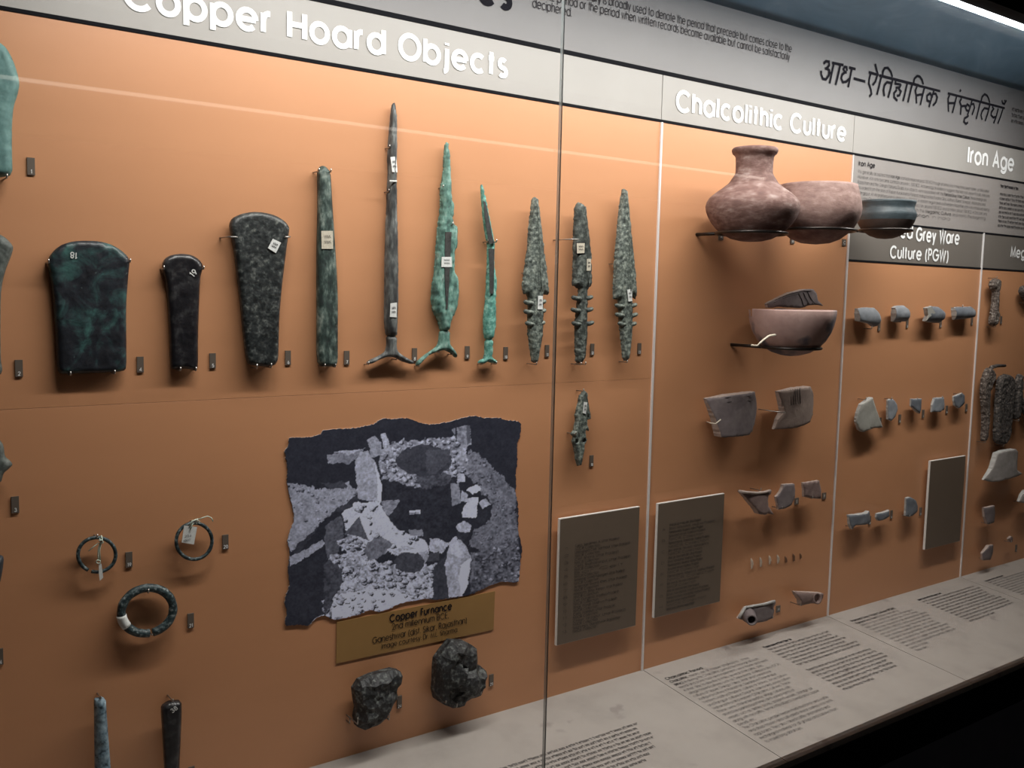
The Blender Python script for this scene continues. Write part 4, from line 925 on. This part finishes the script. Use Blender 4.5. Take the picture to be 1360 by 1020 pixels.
# ================================================================ pots on wire brackets
M_POT1 = mat('dusty_red_pot', [(.3, (.085, .042, .036)), (.47, (.14, .075, .064)), (.6, (.21, .135, .12)), (.72, (.32, .25, .23))], 40, 9, .85, bump=.3, bscale=200, stretch=(1, 1, 2.2))
M_POT2 = mat('red_brown_pot', [(.3, (.165, .096, .083)), (.55, (.26, .165, .145)), (.8, (.38, .285, .255))], 45, 8, .8, bump=.25, bscale=180, stretch=(1, 1, 2))
M_POT3 = mat('blue_black_pot', [(.3, (.020, .028, .034)), (.55, (.045, .062, .072)), (.8, (.10, .125, .135))], 22, 8, .5, bump=.2, bscale=180, stretch=(1, 1, 2))
M_POT3B = mat('brown_pot_body', [(.3, (.045, .030, .026)), (.6, (.085, .058, .048)), (.85, (.16, .11, .09))], 26, 8, .7, bump=.2, bscale=180)
M_WIRE = mat('bracket_wire', [(0, (.035, .03, .028))], rough=.35, metal=.8)
ZP4 = Z(900, 170, 4.0)
def pot_geo(xc, yc, off):
    c = U(*ZP4.p(xc, yc), off); k = depth(c)/F_PX/4.0*.965
    def rz(r, y): return (r*k, U(*ZP4.p(xc, y), off)[2])
    return c, k, rz
def bracket(cx, cy, r, z, xw, label, parent=None, n=40):
    a0 = math.acos(max(-.98, min(.98, (xw-cx)/r)))
    ang = [a0+2*math.pi*i/n for i in range(n)]
    o = mk('ring_bracket', *tubeg([(cx+r*math.cos(a), cy+r*math.sin(a), z) for a in ang], .0032, 8, True), M_WIRE, None, True)
    y1 = cy+r*math.sin(a0)
    tube('rod', [(xw, .003, z), (xw, y1, z)], .0034, M_WIRE, o, 8)
    tag(o, label, 'bracket'); return o
# tall necked pot
c1, k1, rz = pot_geo(398, 410, .112)
prof = [rz(86,113), rz(100,105), rz(118,106), rz(124,114), rz(124,124), rz(119,136), rz(108,145), rz(102,156), rz(100,200), rz(100,235), rz(107,262), rz(130,292), rz(165,320), rz(203,347), rz(232,372), rz(248,397), rz(253,420), rz(249,448), rz(238,475), rz(220,505), rz(196,535), rz(160,565), rz(112,590), rz(60,602), rz(.5,606)]
p1 = lathe('round_pot', prof, c1[0], c1[1], M_POT1, None, 64, .012)
inn = [rz(84,112), rz(90,150), rz(92,230), rz(150,320), rz(235,400), rz(235,450), rz(180,540), rz(.5,590)]
lathe('inside', inn, c1[0], c1[1], M_POT1, p1, 48)
tag(p1, 'round reddish clay pot with a tall flared neck and broad shoulder', 'pot')
def at_r(prof, z):
    best = 0
    for (r0, z0), (r1, z1) in zip(prof, prof[1:]):
        if min(z0, z1) <= z <= max(z0, z1) and abs(z1-z0) > 1e-9: best = max(best, r0+(r1-r0)*(z-z0)/(z1-z0))
    return best
W0 = U(925, 311.5); zb1 = W0[2]
bracket(c1[0], c1[1], at_r(prof, zb1+.0036)+.0056, zb1, W0[0], 'dark wire ring bracket holding the tall necked pot')
# deep bowl
c2, k2, rz = pot_geo(740, 430, .128)
prof2 = [rz(192,312), rz(200,302), rz(207,304), rz(210,318), rz(219,350), rz(229,390), rz(235,430), rz(232,462), rz(222,492), rz(203,525), rz(172,560), rz(130,592), rz(78,612), rz(.5,620)]
p2 = lathe('deep_bowl', prof2, c2[0], c2[1], M_POT2, None, 64, .012); lathe('inside', [rz(192,312), rz(205,350), rz(222,430), rz(205,500), rz(130,575), rz(.5,602)], c2[0], c2[1], M_POT2, p2, 48)
tag(p2, 'deep reddish brown clay bowl standing beside the tall necked pot', 'bowl')
zb2 = U(*ZP4.p(740, 546), .128)[2]; bracket(c2[0], c2[1], at_r(prof2, zb2+.0036)+.0056, zb2, c2[0]-.03, 'dark wire ring bracket holding the deep reddish bowl')
# small dark carinated bowl
c3, k3, rz = pot_geo(1108, 450, .110)
prof3 = [rz(140,396), rz(147,389), rz(152,391), rz(150,402), rz(143,420), rz(145,436), rz(155,452), rz(157,468), rz(150,494)]
low3 = [rz(150.5,493), rz(138,520), rz(115,549), rz(82,573), rz(42,587), rz(.5,591)]
p3 = lathe('small_bowl', prof3, c3[0], c3[1], M_POT3, None, 64, .01); lathe('lower_body', low3, c3[0], c3[1], M_POT3B, p3, 64, .01)
lathe('inside', [rz(140,396), rz(135,425), rz(145,470), rz(105,545), rz(.5,575)], c3[0], c3[1], M_POT3, p3, 48)
tag(p3, 'small blue-black clay bowl with everted rim and brown underside', 'bowl')
zb3 = U(*ZP4.p(1108, 546), .110)[2]; pr3 = prof3+low3; bracket(c3[0], c3[1], at_r(pr3, zb3+.0036)+.0056, zb3, c3[0]-.03, 'dark wire ring bracket holding the small blue-black bowl')
cr_ = [(1088,388),(1086,405),(1084,420),(1075,440),(1065,456)]
tube('crack', [tuple(U(*ZP4.p(*q), .110+.155*k3*.99)) for q in cr_], .0006, M_PAPERTAN, p3, 5)
def letter_plate(px, py, ch, label):
    p = U(px, py); o = box('letter_label', p[0]-.007, p[0]+.007, -.002, 0, p[2]-.008, p[2]+.008, M_PLATE); tag(o, label, 'label', 'small dark letter plates on the case wall')
    _, W = layout(ch); put_wall('letter', textgeo(ch, p[0]-W*.0035, p[2]-.004, .007, None, .08), .0024, M_PAPER, o)
letter_plate(957, 314, 'A', 'dark letter plate A below the tall necked pot'); letter_plate(1052, 319, 'B', 'dark letter plate B below the deep reddish bowl'); letter_plate(1120.5, 322, 'C', 'dark letter plate C below the small blue-black bowl')

# ---------------------------------------------------------------- broken bowl on its bracket
ZW = Z(920, 360, 4.25)
M_BOWL = mat('pinkish_bowl', [(.3, (.26, .16, .145)), (.55, (.36, .24, .215)), (.8, (.47, .36, .325))], 15, 8, .8, bump=.2, bscale=200, spot=((.085, .085, .105), .57, 9))
M_SHERD = mat('brown_sherd', [(.3, (.14, .10, .085)), (.55, (.21, .155, .13)), (.8, (.30, .235, .20))], 25, 8, .8, bump=.3, bscale=180)
M_SHERDPAINT = mat('sherd_paint', [(0, (.045, .035, .036))], rough=.8)
M_SHERDGREY = mat('purple_grey_sherd', [(.3, (.12, .095, .10)), (.6, (.19, .155, .155)), (.85, (.28, .24, .235))], 30, 8, .8, bump=.25, bscale=180)
cb = U(*ZW.p(558, 300), .118); kb = depth(cb)/F_PX/4.25*.965
def rb(r, y): return (r*kb, U(*ZW.p(558, y), .118)[2])
profb = [rb(236,222), rb(246,216), rb(249,224), rb(246,262), rb(238,300), rb(222,345), rb(196,390), rb(158,430), rb(110,458), rb(55,474), rb(.5,480)]
rng = random.Random(2); brk = [max(0, 2.2*noise.noise(Vector((a/5, 1, 0)))) for a in range(80)]
def keepf(u, i):                               # the back-left wall of the bowl is broken away
    a = u*360
    lim = 0
    if 60 < a < 150: lim = 2+int(2*abs(math.sin(a*.11)))
    return i >= lim
bw = lathe('broken_bowl', profb, cb[0], cb[1], M_BOWL, None, 80, .008, keepf)
inb = [rb(236,222), rb(238,262), rb(228,300), rb(210,345), rb(180,390), rb(140,425), rb(90,450), rb(.5,468)]
lathe('inside', inb, cb[0], cb[1], M_BOWL, bw, 80, .008, keepf)
tag(bw, 'broken pinkish clay bowl on a wire bracket with a painted sherd behind', 'bowl')
wb = U(*ZW.p(200, 405)); zbb = wb[2]
bb = bracket(cb[0], cb[1], at_r(profb, zbb-.004)+.0056, zbb-.004, max(wb[0], cb[0]-at_r(profb, zbb-.004)*.92), 'dark wire ring bracket holding the broken pinkish bowl')
A_ = cb[0]-.07; tube('clip', [tuple(U(*ZW.p(330, 418), .17)), tuple(U(*ZW.p(365, 422), .18)), tuple(U(*ZW.p(395, 392), .185)), tuple(U(*ZW.p(430, 366), .182)), tuple(U(*ZW.p(465, 360), .175))], .0022, M_PAPERTAN, bb, 6)
M_EDGEGREY = mat('pale_grey_break', [(.3, (.30, .29, .28)), (.7, (.46, .45, .43))], 90, 6, .9)
M_EDGERED = mat('pale_red_break', [(.3, (.30, .23, .20)), (.7, (.42, .34, .30))], 90, 6, .9)
EDGEM = dict(grey_ware=M_EDGEGREY, dark_grey_ware=M_EDGEGREY, pale_grey_ware=M_EDGEGREY, pale_grey_rim=M_EDGEGREY, purple_grey_sherd=M_EDGERED, red_grey_sherd=M_EDGERED, brown_sherd=M_EDGERED)
def bulge(amp, ax=0):
    def fn(Q, t, lo, hi):
        c = (lo+hi)/2; h = (hi-lo)/2; u = (Q[:, ax]-c[ax])/h[ax]; return amp*(1-u**2)
    return fn
def bulge2(amp):
    def fn(Q, t, lo, hi):
        c = (lo+hi)/2; h = (hi-lo)/2; u = (Q-c)/h; return amp*(1-.6*u[:, 0]**2-.4*u[:, 1]**2)
    return fn
def sherd(zz, pts, off, th, m, label, bl=.0, ax=0, pins=(), cat='sherd', name='pottery_sherd', edge=.0025, **k):
    th *= .6; bl *= .7
    o = relief(name, zz(pts), off, th, m, edge=edge, rim=.85, res=.004, amp=.0006, sm=0, jag=.0014, edge_m=EDGEM.get(m.name), fn=bulge(bl, ax) if bl else None, px_off=off+th*.6+bl*.25, **k)
    tag(o, label, cat, 'pottery sherds pinned on the case wall' if cat == 'sherd' else None)
    for q in pins: pin(*zz.p(*q), off+th, o, .006)
    return o
bs = sherd(ZW, [(415,185),(470,155),(540,122),(620,102),(668,102),(690,125),(700,165),(738,196),(690,190),(640,192),(600,208),(540,205),(480,200),(425,208)], .03, .012, M_SHERDGREY, 'dark painted rim sherd standing up behind the broken bowl', .012, pins=((495,190),), name='painted_sherd')
def lines_on(o, zz, sets, guess, r=.0007):
    for st_ in sets:
        P = []
        for q in st_:
            c = U(*zz.p(*q), guess); y = surf_y(o, c[0], c[2]); c = U(*zz.p(*q), y+.0004); P.append((c[0], -y-.0004, c[2]))
        tube('painted_line', P, r, M_SHERDPAINT, o, 5)
lines_on(bs, ZW, [[(450,170),(530,135),(620,112),(670,112)], [(455,180),(535,145),(605,125)], [(600,130),(615,160),(625,195)], [(625,122),(640,155),(660,188)], [(648,115),(665,150),(690,185)]], .05)
s15 = sherd(ZW, [(78,720),(200,695),(340,680),(362,740),(368,780),(345,860),(300,920),(140,935),(130,890),(115,830),(95,770)], .022, .012, M_SHERDGREY, 'large curved purplish body sherd held by two bent wire clips', .030, 0, pins=((330,905),))
tube('wire_clip', [tuple(U(*ZW.p(78,850), .002)), tuple(U(*ZW.p(100,858), .045)), tuple(U(*ZW.p(130,862), .062)), tuple(U(*ZW.p(158,838), .064))], .0014, M_PAPERTAN, s15, 6)
lines_on(s15, ZW, [[(100,735),(200,712),(330,705)], [(110,760),(205,738),(340,730)]], .05)
s16 = sherd(ZW, [(482,680),(560,660),(640,650),(675,690),(688,750),(675,810),(640,850),(550,880),(465,895),(480,840),(505,790),(495,740)], .022, .012, M_SHERD, 'curved brown sherd with painted hatching and a notched left edge', .030, 0, pins=((670,815),))
lines_on(s16, ZW, [[(x, 676-(x-490)*.14), (x+5, 770-(x-490)*.2)] for x in range(500, 610, 13)], .05)
clip(ZW, (460,792), (520,798), .045, s16)
# small sherds
ZC = Z(940, 620, 4.64)
M_SHERDRED = mat('red_grey_sherd', [(.3, (.14, .09, .08)), (.6, (.22, .15, .135)), (.85, (.32, .25, .225))], 40, 8, .85, bump=.3, bscale=200)
M_CHERT = mat('pale_chert', [(.3, (.42, .33, .26)), (.7, (.62, .52, .43))], 90, 6, .5)
M_CHERTBR = mat('brown_chert', [(.3, (.13, .065, .04)), (.7, (.18, .095, .055))], 90, 6, .5)
wr = sherd(ZC, [(193,150),(240,158),(300,162),(350,155),(385,145),(380,165),(362,175),(358,210),(362,240),(385,265),(408,295),(375,288),(357,283),(340,292),(300,287),(285,262),(255,225),(215,175)], .02, .012, M_SHERDRED, 'waisted rim sherd with flaring lip and foot, left of two flat sherds', .012, pins=((321,145),(358,290)))
tube('lip', [tuple(U(*ZC.p(*q), .034)) for q in ((194,151),(240,158),(300,162),(350,157),(384,147))], .0034, M_EDGERED, wr, 8)
sherd(ZC, [(458,108),(530,103),(537,150),(535,190),(510,235),(470,255),(432,262),(425,225),(418,185),(440,160),(455,130)], .02, .010, M_SHERDGREY, 'flat grey sherd with pale broken edge, between two reddish sherds', .004, pins=((452,258),))
sherd(ZC, [(585,98),(640,90),(680,83),(697,140),(697,197),(640,192),(590,182)], .02, .010, M_SHERDRED, 'squarish rough reddish sherd near the joint strip', .004, pins=((640,194),))
MLAB = ['longest pale crescent stone blade, at the plaque end of the row', 'second pale stone blade in the row, counted from the plaque', 'third pale stone blade in the row, counted from the plaque', 'last pale stone blade in the row, next to the brown ones', 'small brown stone blade in the row, next to the pale ones', 'taller brown stone blade in the middle of the brown ones', 'last small brown stone blade in the row, nearest the joint strip']
for i, (x, y, w, h, m) in enumerate([(272,598,10,34,0),(327,588,9,30,0),(383,575,10,28,0),(433,570,9,28,0),(482,572,8,20,1),(530,560,8,24,1),(573,552,7,18,1)]):
    o = relief('microlith', ZC([(x-w*.3,y-h),(x+w*.5,y-h*.7),(x+w*.9,y),(x+w*.5,y+h*.8),(x-w*.1,y+h),(x-w*.2,y+h*.3),(x-w*.4,y-h*.4)]), 0.0, .005, (M_CHERT, M_CHERTBR)[m], edge=.002, rim=.4, res=.002, sm=0)
    tag(o, MLAB[i], 'stone blade', 'tiny stone blades in a row')
sp_ = sherd(ZC, [(188,935),(205,910),(230,865),(290,855),(350,845),(410,826),(420,838),(400,865),(408,885),(395,930),(330,950),(290,955),(240,945)], .018, .012, M_SHERDGREY, 'grey vessel fragment with a short open tubular spout', .010, cat='vessel fragment', name='spouted_fragment', pins=((395,932),))
tube('lip', [tuple(U(*ZC.p(*q), .03)) for q in ((192,930),(208,905),(232,866),(290,856),(350,846),(412,828))], .0032, M_EDGEGREY, sp_, 8)
a_ = U(*ZC.p(250, 915), .03); b_ = U(*ZC.p(272, 945), .062)
def hollow_tube(name, A, B, r0, r1, wall_t, m, parent, seg=18):
    e = (B-A)/np.linalg.norm(B-A); up = np.array([0, 0, 1.0]); s_ = np.cross(e, up); s_ /= np.linalg.norm(s_); u_ = np.cross(s_, e)
    rings = [(A, r0), ((A+B)/2, (r0+r1)*.47), (B, r1), (B, r1-wall_t), ((A+B)/2, (r0+r1)*.47-wall_t), (A+e*.003, r1-wall_t)]
    V = [tuple(c+s_*(r*math.cos(2*math.pi*k/seg))+u_*(r*math.sin(2*math.pi*k/seg))) for c, r in rings for k in range(seg)]
    Fc = [(i*seg+k, i*seg+(k+1) % seg, (i+1)*seg+(k+1) % seg, (i+1)*seg+k) for i in range(len(rings)-1) for k in range(seg)]
    Fc.append(tuple((len(rings)-1)*seg+k for k in range(seg)))
    return mk(name, V, Fc, m, parent, True)
hollow_tube('spout', a_, b_, .017, .0125, .0038, M_SHERDGREY, sp_)
hs = sherd(ZC, [(528,768),(600,770),(697,775),(695,810),(690,840),(620,840),(575,850),(565,855),(560,820),(540,790)], .02, .012, M_SHERDRED, 'reddish tubular handle sherd with a dark hollow end', .012, 1, pins=((565,852),))
hollow_tube('hollow_end', U(*ZC.p(640, 808), .020), U(*ZC.p(678, 812), .040), .013, .0135, .0035, M_SHERDRED, hs)
letter_p = [(1057.5, 665.5, 'E', 'dark letter plate E beside the flat grey sherd'), (1094, 658.5, 'F', 'dark letter plate F beside the squarish reddish sherd'), (1033, 808.5, 'H', 'dark letter plate H beside the spouted fragment')]
for q in letter_p: letter_plate(*q)

# ---------------------------------------------------------------- painted grey ware sherds
ZG = Z(1110, 370, 4.635); ZL = Z(1100, 590, 5.1)
M_GREY = mat('grey_ware', [(.3, (.16, .172, .19)), (.55, (.25, .265, .29)), (.8, (.36, .38, .40))], 35, 7, .7, bump=.2, bscale=180)
M_GREYDK = mat('dark_grey_ware', [(.3, (.085, .093, .11)), (.55, (.15, .162, .185)), (.8, (.26, .275, .30))], 35, 7, .65, bump=.2, bscale=180)
M_GREYLT = mat('pale_grey_ware', [(.3, (.26, .25, .225)), (.55, (.34, .33, .295)), (.8, (.42, .41, .375))], 35, 7, .75, bump=.2, bscale=180)
sa = sherd(ZG, [(130,185),(180,178),(238,180),(252,215),(262,260),(255,290),(235,298),(210,280),(170,268),(130,262),(127,215)], .014, .010, M_GREY, 'large curved grey sherd with an arched lower edge, in the upper row', .015, 1, pins=((187,262),(215,310)))
sherd(ZG, [(355,180),(372,168),(420,165),(437,195),(440,235),(437,262),(400,265),(352,265),(352,215)], .014, .010, M_GREY, 'small plain light grey rim sherd, second in the upper row', .015, 1, pins=((395,268),))
sc_ = sherd(ZG, [(550,180),(590,170),(630,175),(655,210),(657,245),(640,270),(590,270),(545,262),(560,230)], .016, .010, M_GREYDK, 'dark grey sherd with a pale broken facet, in the upper row', .015, 1, pins=((640,272),))
flatpoly('pale_facet', ZG([(558,182),(585,173),(610,212),(575,235),(555,258),(566,225)]), .0305, M_GREYLT, sc_, .002)
sherd(ZG, [(722,178),(770,175),(835,173),(843,195),(842,235),(810,245),(760,250),(730,255),(724,220)], .014, .010, M_GREYDK, 'wide dark grey curved sherd closing the upper row', .015, 1, pins=((775,176),))
se = sherd(ZG, [(212,730),(235,800),(270,880),(290,915),(220,918),(160,942),(140,930),(122,880),(130,830),(150,775)], .014, .010, M_GREYLT, 'large pale fan-shaped sherd with a folded crease', .010, pins=((180,745),))
lines_on(se, ZG, [[(170,835),(180,875),(215,915)], [(180,875),(155,925)]], .04, .0005)
sherd(ZG, [(320,745),(345,740),(375,775),(380,805),(360,850),(335,875),(318,865),(317,810)], .012, .009, M_GREY, 'half-round flat grey sherd beside the pale fan-shaped sherd', .004, pins=((338,742),))
sherd(ZG, [(465,740),(527,740),(525,800),(512,830),(490,815),(462,785)], .012, .009, M_GREYDK, 'dark shield-shaped sherd pointing down', .006, pins=((495,745),))
sherd(ZG, [(605,735),(660,730),(668,770),(668,805),(635,820),(590,820),(592,780)], .012, .009, M_GREY, 'grey sherd with a notched top edge, right of the shield-shaped one', .005, pins=((650,735),))
si = sherd(ZG, [(725,725),(772,705),(792,720),(793,765),(770,785),(750,797),(730,780),(725,750)], .012, .009, M_GREYDK, 'small grey sherd painted with concentric circles', .005)
lines_on(si, ZG, [[(760+r*math.cos(a), 757+1.2*r*math.sin(a)) for a in np.linspace(0, 6.28, 16)] for r in (7, 15)], .035, .0006)
pin(*ZG.p(768, 712), .03, si)
sherd(ZL, [(137,480),(200,472),(245,465),(270,450),(285,490),(285,535),(230,540),(170,545),(155,575),(145,545)], .012, .010, M_GREYDK, 'long low dark sherd with a concave top edge, in the lowest row', .014, pins=((160,560),))
sherd(ZL, [(328,470),(370,460),(410,445),(415,485),(360,510),(335,518),(325,495)], .012, .009, M_GREYDK, 'small dark oblong sherd beside the long low one', .008, pins=((365,510),))
sherd(ZL, [(528,365),(550,357),(585,380),(605,420),(605,450),(565,480),(540,490),(522,485),(525,420)], .012, .010, M_GREYDK, 'dark triangular sherd left of the narrow plain plaque', .006, pins=((545,490),))
for x, y, t, lb in [(264,295,'1','beside the arched grey sherd'),(437,277,'2','beside the small plain rim sherd'),(643,275,'3','beside the faceted dark sherd'),(835,262,'4','beside the wide dark sherd'),(270,882,'5','beside the pale fan-shaped sherd'),(391,862,'6','beside the half-round sherd'),(535,832,'7','beside the shield-shaped sherd'),(680,806,'8','beside the notched grey sherd'),(801,795,'9','beside the circle-painted sherd')]:
    number_plate(*ZG.p(x, y), t, 'dark plate in the grey ware bay, numbered %s, %s' % (t, lb))
number_plate(*ZL.p(278,515), '10', 'dark plate numbered 10 beside the long low sherd'); number_plate(*ZL.p(425,475), '11', 'dark plate numbered 11 beside the small oblong sherd'); number_plate(*ZL.p(622,455), '12', 'dark plate numbered 12 beside the triangular dark sherd')

# ---------------------------------------------------------------- iron objects in the last bay
ZN = Z(1280, 340, 3.0)
M_RUST = mat('rusted_iron', [(.38, (.035, .026, .022)), (.5, (.085, .062, .050)), (.58, (.17, .14, .12)), (.68, (.42, .39, .35))], 170, 12, .85, bump=.9, bscale=160)
M_RUSTDK = mat('dark_rusted_iron', [(.38, (.020, .017, .016)), (.53, (.055, .045, .040)), (.66, (.20, .17, .15))], 170, 12, .85, bump=.9, bscale=180)
def iron(pts, label, m=M_RUST, zz=ZN, th=.016, name='iron_tool', cat='iron tool', pins=()):
    o = relief(name, zz(pts), .014, th, m, edge=.007, rim=.4, res=.004, amp=.0026, nsc=130, jag=.003); tag(o, label, cat)
    for q in pins: pin(*zz.p(*q), .028, o)
    return o
iron([(110,105),(125,90),(145,92),(145,115),(137,140),(135,200),(138,240),(132,275),(115,280),(108,265),(115,220),(122,170),(122,140),(110,125)], 'short corroded iron bar with a knobbed end, high in the last bay', pins=((122,283),(128,88)))
i2 = iron([(105,445),(118,455),(125,475),(112,510),(100,545),(100,620),(95,680),(90,735),(75,740),(78,700),(80,650),(78,590),(72,540),(80,480),(95,450)], 'slender corroded iron hook with a thin bent arm', pins=((82,743),))
tube('bent_arm', [tuple(U(*ZN.p(100,462), .022)), tuple(U(*ZN.p(112,443), .022)), tuple(U(*ZN.p(135,437), .022)), tuple(U(*ZN.p(165,437), .022))], [.007, .006, .005, .004], M_RUSTDK, i2, 8)
iron([(140,490),(165,470),(190,475),(200,500),(198,550),(188,640),(180,730),(160,755),(130,745),(125,720),(130,620)], 'broad flat corroded iron blade with rounded ends', M_RUSTDK, pins=((155,757),))
iron([(215,480),(232,468),(233,500),(228,580),(222,640),(208,655),(203,630),(210,550)], 'narrow dark iron blade right of the broad one', M_RUSTDK, pins=((215,657),))
iron([(240,570),(262,560),(266,600),(255,640),(240,620)], 'dark iron fragment at the far edge of the last bay', M_RUSTDK, pins=((250,642),))
iron([(232,122),(262,115),(270,160),(250,185),(228,150)], 'dark iron lump below the last title band', M_RUSTDK, pins=((250,187),))
M_PALE = mat('pale_grey_rim', [(.3, (.24, .215, .20)), (.6, (.33, .30, .285)), (.85, (.42, .39, .37))], 40, 8, .85, bump=.25, bscale=180)
sherd(ZL, [(1055,240),(1100,165),(1130,60),(1180,40),(1250,30),(1270,50),(1265,110),(1265,175),(1320,200),(1300,205),(1150,245),(1100,255)], .022, .012, M_PALE, 'large pale rim sherd with a flaring foot, below the broad iron blade', .016, pins=((1150,250),))
sherd(ZL, [(1290,390),(1305,345),(1326,312),(1370,300),(1375,385),(1330,398)], .022, .012, M_PALE, 'pale rim sherd by the edge of the last bay', .010, pins=((1320,396),))
sherd(ZL, [(1050,430),(1120,415),(1130,470),(1120,530),(1070,540),(1055,490)], .018, .010, M_SHERDGREY, 'dull squarish sherd under the large pale rim sherd', .005, pins=((1090,540),))
sherd(ZL, [(1040,740),(1080,685),(1115,680),(1115,730),(1090,780),(1045,785)], .018, .010, M_SHERDGREY, 'grey leaf-shaped sherd just above the ledge', .006, pins=((1075,782),))
sherd(ZL, [(1215,640),(1235,622),(1250,635),(1245,660),(1225,662)], .014, .009, M_SHERDRED, 'very small brown sherd above the ledge in the last bay', .003, pins=((1235,663),))
number_plate(1329, 425, '1', 'dark plate numbered 1 in the last bay, beside the knobbed iron bar')
number_plate(1349, 728, '9', 'dark plate numbered 9 beside the very small brown sherd')

# ================================================================ the dark room around the case
M_FLOOR = mat('dark_floor', [(.3, (.03, .03, .032)), (.7, (.045, .045, .048))], 4, 4, .35)
M_ROOM = mat('dark_room_wall', [(.3, (.05, .05, .055)), (.7, (.06, .06, .065))], 3, 4, .8)
M_ROOMCEIL = mat('grey_room_ceiling', [(.3, (.22, .22, .23)), (.7, (.25, .25, .26))], 3, 4, .8)
struct(box('floor', -3, 6.4, -4.6, .4, -.06, 0, M_FLOOR))
struct(box('wall_left', -3.1, -3, -4.6, .4, 0, 2.95, M_ROOM)); struct(box('wall_right', 6.4, 6.5, -4.6, .4, 0, 2.95, M_ROOM))
struct(box('wall_front', -3, 6.4, -4.7, -4.6, 0, 2.95, M_ROOM)); struct(box('ceiling_room', -3, 6.4, -4.6, .4, 2.95, 3.0, M_ROOMCEIL))

M_PALEBAND = mat('pale_cornice', [(.3, (.62, .60, .58)), (.7, (.68, .66, .64))], 2, 4, .7)
struct(box('trim_1', -3, 6.4, -4.6, -4.5, 2.265, 2.51, M_PALEBAND))
cove = empty('cornice_light_offscreen', (1.7, -4.48, 2.5)); tag(cove, 'long thin cornice lamp along the opposite wall', 'lamp')
box('lamp_strip_offscreen', -2.8, 6.2, -4.52, -4.494, 2.51, 2.528, emit('cornice_lamp', (1, .9, .78), 2.2), cove)
